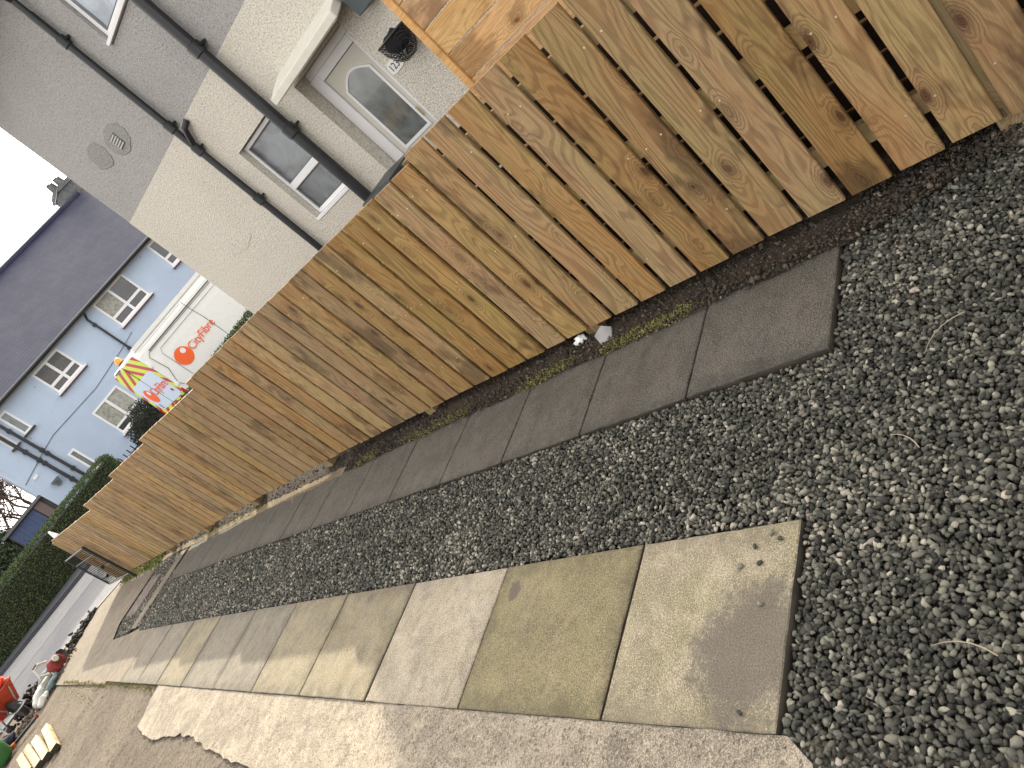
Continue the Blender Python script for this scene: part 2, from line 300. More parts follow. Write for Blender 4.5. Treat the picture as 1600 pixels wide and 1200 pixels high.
ORNG = simple('orange red painted tray', (.62, .075, .035), .45, .5, nz=.25); RED = simple('faded red casing', (.26, .035, .032), .65, .3, nz=.35)
WHT = simple('white sacking', (.62, .61, .57), .8, .3, nz=.25, bump=.01, bscale=30); GRYS = simple('grey sacking', (.17, .19, .19), .75, .3, nz=.3, bump=.01, bscale=30)
TEAL = simple('grey teal sacking', (.14, .21, .22), .7, .3, nz=.4, bump=.008, bscale=30)
GRN = simple('green plastic', (.045, .17, .05), .35, .5); SLATE = simple('grey slate piece', (.33, .33, .34), .8, .3, nz=.3); TAGW = simple('white plastic scrap', (.8, .8, .78), .5, .4)
VANW = simple('white van paint', (.78, .80, .80), .22, .6, nz=.05); VORG = simple('orange vinyl lettering', (.88, .13, .025), .4); AMB = simple('amber beacon lens', (.85, .30, .02), .2, .6)
GAP = simple('dark panel gap', (.10, .105, .11), .6); REDL = simple('red lamp lens', (.45, .012, .02), .2, .6); FRNT = simple('pale blue vinyl panel', (.58, .68, .82), .4)
STONEP = simple('grey chimney render', (.16, .165, .17), .9, nz=.4); CANC = simple('cream plastic canopy', (.70, .68, .60), .45, .4, nz=.1); LAMPG = simple('dark grey green metal', (.09, .115, .12), .45, .5)
def glassm(name, tint, rough=.08):
    m = N(name, rough, .9); p = m.coord('Object'); c = m.mix(m.ss(m.noise(p, 3.0, 4, .6, .8), .35, .7), tint, tuple(x * .45 for x in tint)); m.col(c); m.b.inputs['Coat Weight'].default_value = .6; m.b.inputs['Coat Roughness'].default_value = .03; return m
GL_DARK = glassm('dark window glass', (.03, .033, .045), .25).m
g_ = glassm('obscured window glass', (.17, .20, .22), .2); g_.bump(g_.noise(g_.coord('Object'), 130, 3), .004, .7); GL_OBS = g_.m
GL_DOOR = glassm('door glass with blind behind', (.16, .185, .185), .12).m; GL_SKY = glassm('upper window glass', (.42, .50, .60), .05).m
CURT = simple('pale curtain behind glass', (.36, .36, .31), .35, .6, nz=.45); BLIND = simple('cream pleated blind', (.42, .41, .36), .5, nz=.3)
def chevron():
    m = N('yellow and red chevrons', .4, .5); sep = m.nt.nodes.new('ShaderNodeSeparateXYZ'); m.set(sep.inputs[0], m.coord('Object'))
    t = m.math('FRACT', m.math('MULTIPLY', m.math('ADD', sep.outputs[2], m.math('MULTIPLY', m.math('ABSOLUTE', m.math('SUBTRACT', sep.outputs[1], 1.05)), .85)), 2.6))
    m.col(m.mix(m.math('GREATER_THAN', t, .55), (.62, .75, .07), (.50, .035, .055))); return m.m
CHEV = chevron()
def meshbasket():
    m = N('black wire mesh', .6, .3); m.col((.02, .02, .022)); p = m.coord('Object', rot=(0, 0, 0)); w1 = m.nt.nodes.new('ShaderNodeTexWave'); w1.bands_direction = 'DIAGONAL'; w1.inputs['Scale'].default_value = 28; m.set(w1.inputs['Vector'], p)
    p2 = m.coord('Object', scale=(1, -1, 1)); w2 = m.nt.nodes.new('ShaderNodeTexWave'); w2.bands_direction = 'DIAGONAL'; w2.inputs['Scale'].default_value = 28; m.set(w2.inputs['Vector'], p2)
    a = m.math('GREATER_THAN', m.math('MAXIMUM', w1.outputs['Fac'], w2.outputs['Fac']), .72); m.set(m.b.inputs['Alpha'], a); return m.m
WIRE = meshbasket()
# ------------------------------------------------------------------ point scatter helpers
def ico(sub):
    bm = bmesh.new(); bmesh.ops.create_icosphere(bm, subdivisions=sub, radius=1); V = np.array([v.co[:] for v in bm.verts]); F = np.array([[v.index for v in f.verts] for f in bm.faces]); bm.free(); return V, F
ICO1, ICO2 = ico(1), ico(2)
def variants(npts, k=16):
    out = []; faces = []
    while len(out) < k:
        q = rng.normal(size=(npts, 3)); q /= np.linalg.norm(q, axis=1)[:, None]
        for _ in range(6):           # push the points apart a little so that no sliver is left
            d = q[:, None] - q[None]; r = np.linalg.norm(d, axis=2) + np.eye(npts); q = q + .05 * (d / r[:, :, None] ** 3).sum(1) / 6; q /= np.linalg.norm(q, axis=1)[:, None]
        bm = bmesh.new(); vs = [bm.verts.new(p) for p in q]; bm.verts.index_update(); bmesh.ops.convex_hull(bm, input=vs); bm.verts.index_update()
        if len(bm.verts) == npts and len(bm.faces) == 2 * npts - 4 and all(len(f.verts) == 3 for f in bm.faces):
            V = np.array([v.co[:] for v in bm.verts]); out.append(V * np.array([1.0, rng.uniform(.5, .88), rng.uniform(.4, .7)]) * 1.2); faces.append(np.array([[v.index for v in f.verts] for f in bm.faces]))
        bm.free()
    return np.array(out), np.array(faces)
VAR1, VAR2 = variants(10), variants(13)
def scatter_mesh(name, P, size, tone, mat, sub=1, flat=.85, parent=None):
    Vs, Fs = VAR1 if sub == 1 else VAR2; n = len(P); nv = len(Vs[0]); nf = len(Fs[0])
    A = rng.uniform(0, 2 * math.pi, n); B = rng.normal(0, flat, n); Cc = rng.normal(0, flat, n)
    def rotm(ax, t):
        c, s = np.cos(t), np.sin(t); z = np.zeros(n); o = np.ones(n)
        r = {'x': [[o, z, z], [z, c, -s], [z, s, c]], 'y': [[c, z, s], [z, o, z], [-s, z, c]], 'z': [[c, -s, z], [s, c, z], [z, z, o]]}[ax]
        return np.array([[np.broadcast_to(e, n) for e in row] for row in r]).transpose(2, 0, 1)
    Rm = rotm('z', A) @ rotm('x', B) @ rotm('y', Cc)
    vi = rng.integers(0, len(Vs), n); VV = Vs[vi]
    W = np.einsum('nij,nvj->nvi', Rm, VV) * np.asarray(size)[:, None, None] + np.asarray(P)[:, None, :]
    FF = (Fs[vi] + (np.arange(n) * nv)[:, None, None]).reshape(-1)
    me = bpy.data.meshes.new(name); me.vertices.add(n * nv); me.vertices.foreach_set('co', W.reshape(-1).astype(np.float32))
    me.loops.add(len(FF)); me.loops.foreach_set('vertex_index', FF.astype(np.int32)); me.polygons.add(n * nf)
    me.polygons.foreach_set('loop_start', np.arange(0, len(FF), 3, dtype=np.int32)); me.update(calc_edges=True)
    at = me.attributes.new('tone', 'FLOAT', 'POINT'); at.data.foreach_set('value', np.repeat(tone, nv).astype(np.float32))
    me.materials.append(mat); o = bpy.data.objects.new(name, me); COL.objects.link(o); o.parent = parent; return o
def leaf_mesh(name, P, size, mat, parent=None, upright=0.0):
    n = len(P); P = np.asarray(P); d = rng.normal(size=(n, 3)); d[:, 2] += upright; d /= np.linalg.norm(d, axis=1)[:, None]; e = np.cross(d, rng.normal(size=(n, 3))); e /= np.linalg.norm(e, axis=1)[:, None]
    s = np.asarray(size)[:, None] * np.ones((n, 1)); V = np.stack([P, P + d * s * .5 + e * s * .28, P + d * s, P + d * s * .5 - e * s * .28], 1).reshape(-1)
    idx = np.arange(n * 4, dtype=np.int32); me = bpy.data.meshes.new(name); me.vertices.add(n * 4); me.vertices.foreach_set('co', V.astype(np.float32)); me.loops.add(n * 4); me.loops.foreach_set('vertex_index', idx)
    me.polygons.add(n); me.polygons.foreach_set('loop_start', np.arange(0, n * 4, 4, dtype=np.int32)); me.update(calc_edges=True)
    me.materials.append(mat); o = bpy.data.objects.new(name, me); COL.objects.link(o); o.parent = parent; return o
gzv = lambda y: np.interp(y, PY, PZ)
def poly_sheet(name, pts, dz, mat, cuts=(), kind='structure', sub=0, noise=0.0):
    bm = bmesh.new(); bm.faces.new([bm.verts.new((x, y, 0)) for x, y in pts])
    for yc in list(PY[1:-1]) + list(cuts):
        g = bm.verts[:] + bm.edges[:] + bm.faces[:]; bmesh.ops.bisect_plane(bm, geom=g, plane_co=(0, yc, 0), plane_no=(0, 1, 0))
    if sub: bmesh.ops.triangulate(bm, faces=bm.faces[:]); bmesh.ops.subdivide_edges(bm, edges=bm.edges[:], cuts=sub, use_grid_fill=True)
    for v in bm.verts: v.co.z = gz(v.co.y) + dz + (random.uniform(-noise, noise) if noise else 0)
    bmesh.ops.recalc_face_normals(bm, faces=bm.faces)
    me = bpy.data.meshes.new(name); bm.to_mesh(me); bm.free()
    if len(me.polygons) and me.polygons[0].normal.z < 0: me.flip_normals()
    me.materials.append(mat); o = bpy.data.objects.new(name, me); COL.objects.link(o)
    return tag(o, kind=kind)
from mathutils import noise as mn
def grid_sheet(name, x0, x1, y0, y1, st, dz, amp, freq, mat, kind='structure', edge=None, parent=None):
    nx, ny = int((x1 - x0) / st) + 1, int((y1 - y0) / st) + 1; V = []; F = []
    for j in range(ny):
        for i in range(nx):
            x, y = x0 + (x1 - x0) * i / (nx - 1), y0 + (y1 - y0) * j / (ny - 1)
            if edge: x = edge(i / (nx - 1), x, y)
            V.append((x, y, gz(y) + dz + amp * (mn.fractal(Vector((x * freq, y * freq, 3.1)), 1.0, 2.0, 4))))
    for j in range(ny - 1):
        for i in range(nx - 1): a = j * nx + i; F.append((a, a + 1, a + nx + 1, a + nx))
    o = raw(name, V, F, mat, parent, smooth=True); return tag(o, kind=kind) if kind else o
# ------------------------------------------------------------------ ground, road, pavements
poly_sheet('ground', [(-200, -8), (200, -8), (200, 300), (-200, 300)], -.075, GR_SOIL)
near_edge = [(14, 14.2), (6, 14.3), (3.5, 14.35), (2.35, 14.6), (1.83, 15.35), (1.0, 16.1), (.25, 16.7), (-4, 19.6), (-12, 25)]
far_edge = [(-12, 33.0), (-4, 27.0), (.49, 24.05), (1.74, 23.15), (3.13, 22.2), (6.0, 20.9), (14, 20.2)]
poly_sheet('road', near_edge + far_edge, -.055, GR_ASPH)
mid = [(-12, 28.5), (-4, 23.1), (.43, 20.55), (2.87, 19.5), (6.0, 19.2), (6.0, 20.9 - .05), (3.13, 22.15), (1.74, 23.1), (.49, 24.0), (-4, 26.95), (-12, 32.95)]
poly_sheet('road_margin', mid, -.050, GR_ASPH2)
kb = MB(); fe = far_edge
for (a, b), (c, d) in zip(fe[:-1], fe[1:]):
    za, zb = gz(b), gz(d); L = math.hypot(c - a, d - b); nx, ny = -(d - b) / L * .12, (c - a) / L * .12
    kb.add([(a, b, za - .1), (c, d, zb - .1), (c + nx, d + ny, zb - .1), (a + nx, b + ny, za - .1), (a, b, za + .05), (c, d, zb + .05), (c + nx, d + ny, zb + .05), (a + nx, b + ny, za + .05)], [(0, 3, 2, 1), (4, 5, 6, 7), (0, 1, 5, 4), (1, 2, 6, 5), (2, 3, 7, 6), (3, 0, 4, 7)])
tag(kb.build('far_kerb', BLKM if False else GR_PAVE), kind='structure')
poly_sheet('pavement', [(-12, 33.12), (-4, 27.12), (.49, 24.17), (1.74, 23.27), (3.13, 22.32), (6.0, 21.02), (14, 20.32), (14, 27), (-12, 40)], .035, GR_PAVE)
# the driveway apron beyond the slab tracks and the rough yard to the left
poly_sheet('driveway_apron', [(.50, 9.5), (1.16, 9.5), (1.10, 10.0), (1.06, 10.95), (1.32, 11.35), (2.30, 11.35), (2.62, 13.0), (2.45, 14.45), (1.75, 15.2), (.95, 15.95), (.42, 16.3), (.46, 13.0)], -.004, C_APRON, cuts=(10.2, 11.0, 11.7, 13.5, 14.2))
grid_sheet('yard_surface', -3.2, .535, -1.0, 16.4, .05, -.028, .012, 9, GR_ROUGH)
grid_sheet('neighbour_garden', 2.70, 6.2, -2.0, 14.2, .12, -.03, .02, 4, GR_SOIL)
from mathutils import noise as mn
# pale screed along the slab edge: ragged outline
sc = [(.534, 7.10), (.36, 7.04), (.197, 6.95), (.165, 6.7), (.134, 6.30), (.19, 6.0), (.215, 5.7), (.229, 5.39), (.185, 5.0), (.166, 4.55), (.15, 4.16), (.05, 3.7), (-.1, 3.2), (-.25, 2.6), (-.4, 2.0), (-.45, .9), (.30, .93), (.36, .965), (.47, 1.0), (.534, 1.075)]
rag = []
for i in range(len(sc) - 1):
    (a, b), (c, d) = sc[i], sc[i + 1]; k = max(1, int(math.hypot(c - a, d - b) / .05))
    for t in range(k): rag.append((a + (c - a) * t / k + (.03 * mn.noise(Vector((i * 3.1 + t * .5, 1, 0))) + random.uniform(-.005, .005)) * (1 if i < 14 else .8), b + (d - b) * t / k + (.03 * mn.noise(Vector((i * 2.3 + t * .4, 5, 0))) + random.uniform(-.004, .004)) * (1 if i < 14 else .8)))
rag.append(sc[-1])
def screed():
    bm = bmesh.new(); bm.faces.new([bm.verts.new((x, y, 0)) for x, y in rag]); 
    for yc in np.arange(1.0, 7.1, .06): bmesh.ops.bisect_plane(bm, geom=bm.verts[:] + bm.edges[:] + bm.faces[:], plane_co=(0, yc, 0), plane_no=(0, 1, 0))
    for xc in np.arange(-.42, .5, .06): bmesh.ops.bisect_plane(bm, geom=bm.verts[:] + bm.edges[:] + bm.faces[:], plane_co=(xc, 0, 0), plane_no=(1, 0, 0))
    for v in bm.verts: v.co.z = gz(v.co.y) - .0105 + (.004 if v.co.y > 3.2 else .007) * mn.fractal(Vector((v.co.x * 8, v.co.y * 8, 0)), 1, 2, 4)
    bmesh.ops.recalc_face_normals(bm, faces=bm.faces); me = bpy.data.meshes.new('screed_patch'); bm.to_mesh(me); bm.free()
    if sum(p.normal.z for p in me.polygons) < 0: me.flip_normals()
    me.materials.append(C_SCREED); me.polygons.foreach_set('use_smooth', [True] * len(me.polygons)); o = bpy.data.objects.new('screed_patch', me); COL.objects.link(o); return tag(o, kind='structure')
scr = screed(); m_ = C_SCREED
# ------------------------------------------------------------------ concrete slabs
SIDE = simple('dirt and shadow slab edge', (.085, .074, .06), .95, .1, nz=.4)  # dirt plus the shadow on the slab sides, both put into the colour
def slab(x0, x1, y0, y1, mat, label, group, thick=.05, cat='paving slab', name='paving_slab', dz=0.0):
    cx, cy = (x0 + x1) / 2, (y0 + y1) / 2; w, l = (x1 - x0) / 2 - .003, (y1 - y0) / 2 - .004
    sl = math.atan2(gz(y1) - gz(y0), y1 - y0)
    n = 14; V = []; F = []          # slightly chipped outline
    pts = []
    for (ax, ay), (bx, by) in (((-w, -l), (w, -l)), ((w, -l), (w, l)), ((w, l), (-w, l)), ((-w, l), (-w, -l))):
        for t in range(n): pts.append((ax + (bx - ax) * t / n, ay + (by - ay) * t / n))
    def ch(p, k): return (p[0] - math.copysign(min(abs(random.gauss(0, k)), .006), p[0]) * (abs(abs(p[0]) - w) < .001), p[1] - math.copysign(min(abs(random.gauss(0, k)), .006), p[1]) * (abs(abs(p[1]) - l) < .001))
    top = [ch(p, .0012) for p in pts]; inn = [(p[0] * .988, p[1] * .988) for p in top]; N_ = len(pts)
    V = [(p[0], p[1], 0) for p in inn] + [(p[0], p[1], -.004) for p in top] + [(p[0], p[1], -thick) for p in top]
    F = [tuple(range(N_))] + [(i, N_ + i, N_ + (i + 1) % N_, (i + 1) % N_) for i in range(N_)] + [(N_ + i, 2 * N_ + i, 2 * N_ + (i + 1) % N_, N_ + (i + 1) % N_) for i in range(N_)]
    o = raw(name, V, F, mat); o.data.materials.append(SIDE)
    for p in o.data.polygons:
        if p.index > N_: p.material_index = 1
    bm = bmesh.new(); bm.from_mesh(o.data); bmesh.ops.recalc_face_normals(bm, faces=bm.faces); bm.to_mesh(o.data); bm.free()
    if o.data.polygons[0].normal.z < 0: o.data.flip_normals()
    o.location = (cx, cy, gz(cy) + dz + random.uniform(-.0015, .0015)); o.rotation_euler = (sl + random.uniform(-.002, .002), random.uniform(-.003, .003), random.uniform(-.003, .003))
    return tag(o, label, cat, group)
GL = 'slabs of the wide track beside the pale screed'; GRR = 'slabs of the track beside the timber fence'
LY = [1.096, 1.692, 2.460, 3.225, 3.989, 4.742, 5.510, 6.350, 7.150, 7.93, 8.71, 9.49]
LL = [(C_STAIN, 'buff mottled slab with a large dark damp stain and pebbles on it, nearest end of the outer track'),
      (C_DKSPOT, 'olive mossy slab with a dark round spot, second in the outer track'),
      (C_PALE, 'palest cream slab, between two olive ones in the outer track'),
      (C_YEL, 'olive slab with a sunny yellow lower corner, just beyond the palest cream slab'),
      (C_YEL, 'yellow green slab, fifth from the near end of the outer track'),
      (C_TAN, 'grey brown slab after the two yellow ones, sixth in the outer track'),
      (C_TAN, 'seventh slab of the outer track, half sun and half shade'),
      (C_YEL, 'eighth slab of the outer track, level with the far part of the pale screed'),
      (C_TAN, 'ninth slab of the outer track, where the pale screed ends'),
      (C_TAN, 'tenth slab of the outer track, beside the mossy joint'), (C_APRON, 'farthest slab of the outer track, against the driveway apron')]
for i in range(11):
    slab(.530, 1.122, LY[i], LY[i + 1], LL[i][0], LL[i][1], GL)
RY = [1.069, 1.672, 2.287, 2.878, 3.474] + [3.474 + .62 * k for k in range(1, 11)]
ordw = ['nearest', 'second', 'third', 'fourth', 'fifth', 'sixth', 'seventh', 'eighth', 'ninth', 'tenth', 'eleventh', 'twelfth', 'thirteenth', 'last and farthest']
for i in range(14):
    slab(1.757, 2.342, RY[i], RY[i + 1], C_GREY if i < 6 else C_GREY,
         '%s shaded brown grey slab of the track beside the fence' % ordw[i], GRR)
slab(1.16, 2.22, 9.80, 10.10, C_APRON, 'long narrow concrete edging across the end of the gravel', None, cat='edging', name='concrete_edging')
slab(1.38, 1.98, 10.55, 11.15, C_PAVER, 'small patch of pinkish pavers lying in the far gravel', None, cat='pavers', name='paver_patch')
# ------------------------------------------------------------------ gravel
def inside(P, poly):
    x, y = P[:, 0], P[:, 1]; r = np.zeros(len(P), bool); j = len(poly) - 1
    for i in range(len(poly)):
        xi, yi = poly[i]; xj, yj = poly[j]; c = ((yi > y) != (yj > y)) & (x < (xj - xi) * (y - yi) / (yj - yi + 1e-12) + xi); r ^= c; j = i
    return r
def gravel(name, poly, pitch, s0, s1, dz, sub, layers=2, light=0.0):
    xs = [p[0] for p in poly]; ys = [p[1] for p in poly]; out = []
    for L in range(layers):
        pitch_ = pitch * (1.0 if L == 0 else 1.08)
        gx, gy = np.meshgrid(np.arange(min(xs), max(xs), pitch_), np.arange(min(ys), max(ys), pitch_)); P = np.stack([gx.ravel(), gy.ravel()], 1) + rng.uniform(-.5, .5, (gx.size, 2)) * pitch_
        P = P[inside(P, poly)]; out.append(np.column_stack([P, gzv(P[:, 1]) + dz + L * .010 + rng.normal(0, .0034, len(P))]))
    P = np.vstack(out); n = len(P); tone = np.clip(rng.beta(1.35, 1.75, n) * .97 + (rng.random(n) < .035) * rng.uniform(.3, .6, n) + light, 0, 1)
    # pale quartz chips gather here and there
    cl = np.array([mn.noise(Vector((p[0] * 2.2, p[1] * 2.2, 5.0))) for p in P]); tone = np.clip(tone + np.where((cl > .25) & (rng.random(n) < .25), .35, 0), 0, 1)
    sz = rng.uniform(s0, s1, n) * np.where(rng.random(n) < .06, 1.4, 1.0)
    o = scatter_mesh(name, P, sz, tone, G_STONE, sub); return tag(o, kind='stuff')
NEARP = [(.2, -.7), (2.75, -.7), (2.75, .75), (2.46, .95), (2.36, 1.04), (2.3, 1.062), (1.75, 1.062), (1.745, 1.4), (1.135, 1.4), (1.13, 1.090), (.515, 1.090), (.48, 1.0), (.2, .9)]
gravel('gravel', NEARP, .0142, .0072, .0118, -.030, 2, 2)
gravel('gravel_between_tracks', [(1.13, 1.4), (1.75, 1.4), (1.752, 3.6), (1.127, 3.6)], .0145, .0070, .0115, -.024, 2, 2)
gravel('gravel_far_between_tracks', [(1.127, 3.6), (1.752, 3.6), (1.755, 9.3), (2.0, 9.75), (1.2, 9.85), (1.15, 9.6), (1.127, 9.4)], .0165, .0082, .0135, -.021, 1, 2)
gravel('gravel_at_gate_end', [(2.36, 9.7), (2.25, 11.0), (2.35, 11.3), (1.35, 11.25), (1.07, 10.9), (1.12, 10.12), (2.2, 10.12), (2.2, 9.8)], .019, .010, .015, -.022, 1, 2)
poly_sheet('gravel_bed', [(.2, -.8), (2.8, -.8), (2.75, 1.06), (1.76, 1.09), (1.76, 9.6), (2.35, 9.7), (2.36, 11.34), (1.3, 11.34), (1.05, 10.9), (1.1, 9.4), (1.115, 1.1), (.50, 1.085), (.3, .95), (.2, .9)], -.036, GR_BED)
for (x, y, a, l, lab) in ((1.28, .78, .4, .10, 'thin straw stem lying on the open gravel below the track end'), (1.72, .66, 1.9, .16, 'long pale dry stem on the dark gravel near the fence'), (.72, .62, .9, .13, 'bent dry stem on the gravel by the wide track'), (1.36, 1.9, .3, .09, 'short dry stem on the gravel between the tracks'), (1.62, 1.12, 2.6, .05, 'pale stub of stick on the gravel by the shaded slab corner')):
    b = MB(); pts = []
    for k in range(6): t = k / 5; pts.append((x + math.cos(a + t * .5) * l * t, y + math.sin(a + t * .5) * l * t, gz(y) - .008 + .008 * math.sin(t * 3)))
    tag(b.tube(pts, [.0016, .0018, .0015, .0013, .001, .0006], 6).build('dry_stem', TWIG), lab, 'stem')
for k, (x, y, s_, lab) in enumerate(((1.045, 1.235, .010, 'grey pebble near the inner edge of the stained slab'), (1.085, 1.185, .011, 'pale oval pebble closest to the corner of the stained slab'), (1.06, 1.155, .009, 'small dark pebble right of the pale oval one'), (.985, 1.275, .011, 'dark brown pebble on the green part of the stained slab'), (.99, 1.21, .010, 'round buff pebble on the green part of the stained slab'), (.865, 1.19, .010, 'lone dark pebble at the edge of the damp stain'), (.575, 1.205, .009, 'brown pebble near the outer corner of the stained slab'))):
    o = scatter_mesh('pebble', np.array([[0, 0, 0]]), [s_], np.array([.3 + .5 * (k % 2)]), G_STONE, 2, .2); o.location = (x, y, gz(y) + s_ * .5); tag(o, lab, 'pebble', 'pebbles on the stained slab')
# ------------------------------------------------------------------ timber fence
def fx(y): return float(np.interp(y, [-2, 4.6, 6.0, 7.4, 10.6, 14.2], [2.412, 2.408, 2.365, 2.335, 2.240, 2.235]))
BY = [-1, .63, 1.16, 1.7, 2.2, 3.5, 4.6, 5.5, 7.3, 10.6, 13.4, 14.3]; BZ = [.085, .072, .064, .055, .045, .023, .012, .012, -.028, -.118, -.225, -.26]
def ftop(y): return 1.268 if y < 2.49 else 1.230 if y < 5.80 else 1.160 if y < 7.52 else 1.105 if y < 9.10 else 1.045 if y < 10.70 else .945 if y < 14.15 else .9
fence = empty('timber_fence', (2.43, 7, gz(7)), 0, 'new close boarded timber fence of vertical treated boards stepping down beside the drive', 'fence')
fence.location = (0, 0, 0)
edges = [.64 + .1735 * k for k in range(-6, 12)]; y = edges[-1]
while y < 14.05: y += .1705 if y < 7 else .168; edges.append(y)
edges = edges[:98]; nb = 0
for k, ye in enumerate(edges):
    w = .1465 + random.uniform(-.002, .001); y1 = ye + random.uniform(-.003, .003); y0 = y1 - w; zb = float(np.interp(ye, BY, BZ)) + random.uniform(-.004, .004); zt = ftop(ye - .03) + random.uniform(-.002, .002)
    x = fx(ye); xs = (fx(ye + .2) - fx(ye - .2)) / .4; V = []; F = []; nz_ = 9; lean = random.uniform(-.004, .004)
    cxy = (x, (y0 + y1) / 2, (zb + zt) / 2)
    sec = [(-.0, -w / 2 + .003), (-.0, w / 2 - .003), (.003, w / 2), (.019, w / 2), (.022, w / 2 - .003), (.022, -w / 2 + .003), (.019, -w / 2), (.003, -w / 2)]
    ph = random.uniform(0, 9)
    for j in range(nz_):
        t = j / (nz_ - 1); z = (zb - zt) / 2 + (zt - zb) * t
        e0 = .0018 * mn.noise(Vector((ph, z * 5, 0))) ; e1 = .0018 * mn.noise(Vector((ph + 4, z * 5, 0)))
        for sx_, sy_ in sec: yy = sy_ + (e1 if sy_ > 0 else e0) + lean * (t - .5); V.append((sx_ + xs * yy + .002 * mn.noise(Vector((ph, z, 7))), yy, z))
    for j in range(nz_ - 1):
        for q in range(8): F.append((j * 8 + q, j * 8 + (q + 1) % 8, (j + 1) * 8 + (q + 1) % 8, (j + 1) * 8 + q))
    F += [tuple(range(7, -1, -1)), tuple((nz_ - 1) * 8 + q for q in range(8))]
    b = MB(); b.add(V, F); o = b.build('board', W_BOARD, fence, loc=cxy)
    if ye < 4.2 and k > 1:
        sb = MB()
        for zz in (.25, .66, 1.10):
            for s2 in (-.04, .045):
                if random.random() < .38: MB().lathe([(.0042, -.0012), (.0042, -.0004), (.002, .0003), (.0005, .0003)], (-.0005, s2 + random.uniform(-.01, .01), zz - cxy[2] + random.uniform(-.015, .015)), 10, 'x').build('screw', STEEL, o)
for yp in (.47, 2.40, 4.0, 5.62, 7.36, 9.00, 10.62, 12.3, 13.98):
    x = fx(yp) + .024; zt = ftop(yp) - .02; zb = gz(yp) - .12
    b = MB(); b.box((-.0, -.047, zb - zt), (.095, .047, 0)); b.build('post', W_POST, fence, bevel=.003, loc=(x, yp, zt))
bays = [(-.6, 2.40, 1.268), (2.40, 5.78, 1.230), (5.78, 7.5, 1.160), (7.5, 9.08, 1.105), (9.08, 10.68, 1.045), (10.68, 14.05, .945)]
for (ya, yb, zt) in bays:
    for dz in (.16, .60, 1.02):
        z = zt - dz; ys_ = [ya, (ya + yb) / 2, yb]; b = MB()
        for a, c in zip(ys_[:-1], ys_[1:]):
            xa, xc = fx(a) + .0235, fx(c) + .0235
            b.add([(xa, a, z - .04), (xa + .038, a, z - .04), (xc + .038, c, z - .04), (xc, c, z - .04), (xa, a, z + .04), (xa + .038, a, z + .04), (xc + .038, c, z + .04), (xc, c, z + .04)], [(0, 3, 2, 1), (4, 5, 6, 7), (0, 1, 5, 4), (1, 2, 6, 5), (2, 3, 7, 6), (3, 0, 4, 7)])
        b.build('rail', W_POST, fence)
# older dark slatted fence just behind, with an added far run
old = empty('old_fence', (0, 0, 0), 0, 'old dark brown slatted fence seen only through the gaps of the new one, far run added to darken them', 'fence')
for k in range(9): MB().box((2.585, -1.6, .03 + k * .128), (2.603, 5.35, .03 + k * .128 + .112)).build('slat', W_OLD, old)
for (ya, yb, zt) in ((5.36, 7.50, 1.02), (7.52, 9.08, .97), (9.10, 10.68, .91), (10.70, 13.9, .80)):  # slats added beyond the real run to darken the far board gaps
    z = gz(ya) + .36
    while z + .112 < zt: MB().box((2.545, ya, z), (2.563, yb, z + .112)).build('slat', W_OLD, old); z += .128
for yp in (7.5, 9.1, 10.7, 12.4, 13.9): MB().box((2.564, yp - .04, gz(yp) - .1), (2.63, yp + .04, ftop(yp + .02) - .12)).build('post', W_OLD, old)
for yp in (-1.5, .8, 3.1, 5.3): MB().box((2.604, yp - .04, gz(yp) - .1), (2.67, yp + .04, 1.19)).build('post', W_OLD, old)
# tall fresh board screen behind
scn = empty('board_screen', (3.0, 2.3, gz(2)), 0, 'tall screen of bright orange horizontal boards standing behind the near fence', 'screen')
for k in range(15):
    z0 = -.07 + k * .1485
    MB().box((0, -3.3, z0), (.018, -.03, z0 + .144)).build('board', W_NEW, scn, bevel=.003)
MB().box((-.012, -.0285, -.1), (.05, .012, 2.12)).build('edge_trim', W_NEW, scn, bevel=.002)
MB().box((.019, -3.3, -.1), (.09, -3.2, 2.05)).build('post', W_NEW, scn)
# things by the fence foot
def blob(name, c, r, mat, label, cat, sq=(1, 1, 1), seed=0, amp=.25, fr=2.0, sub=3, smooth=True, parent=None):
    bm = bmesh.new(); bmesh.ops.create_icosphere(bm, subdivisions=sub, radius=1)
    for v in bm.verts:
        k = 1 + amp * mn.fractal(v.co * fr + Vector((seed, seed * 2, 0)), 1, 2, 4); v.co = Vector((v.co.x * sq[0], v.co.y * sq[1], v.co.z * sq[2])) * r * k
    me = bpy.data.meshes.new(name); bm.to_mesh(me); bm.free(); me.materials.append(mat); me.polygons.foreach_set('use_smooth', [smooth] * len(me.polygons))
    o = bpy.data.objects.new(name, me); COL.objects.link(o); o.location = c; o.parent = parent
    return tag(o, label, cat) if label else o
blob('plastic_scrap', (2.42, 2.50, gz(2.5) + .035), .034, TAGW, 'crumpled white plastic scrap tucked under the fence by a post', 'litter', (.8, 1.1, .8), 3, .5, 2.5)
b = MB().prism([(-.05, -.035), (.02, -.05), (.055, 0), (.02, .05), (-.045, .03)], 0, .018, 'z'); o = b.build('slate_piece', SLATE, bevel=.002); o.location = (2.36, 2.30, gz(2.3) + .03); o.rotation_euler = (.15, -.5, .3); tag(o, 'grey broken piece of slate leaning at a post foot under the fence', 'slate')
blob('concrete_lump', (2.40, .40, gz(.4) - .01), .07, C_TAN, 'rough pale concrete lump round the nearest fence post foot', 'concrete', (.7, 1.6, .5), 5, .3)
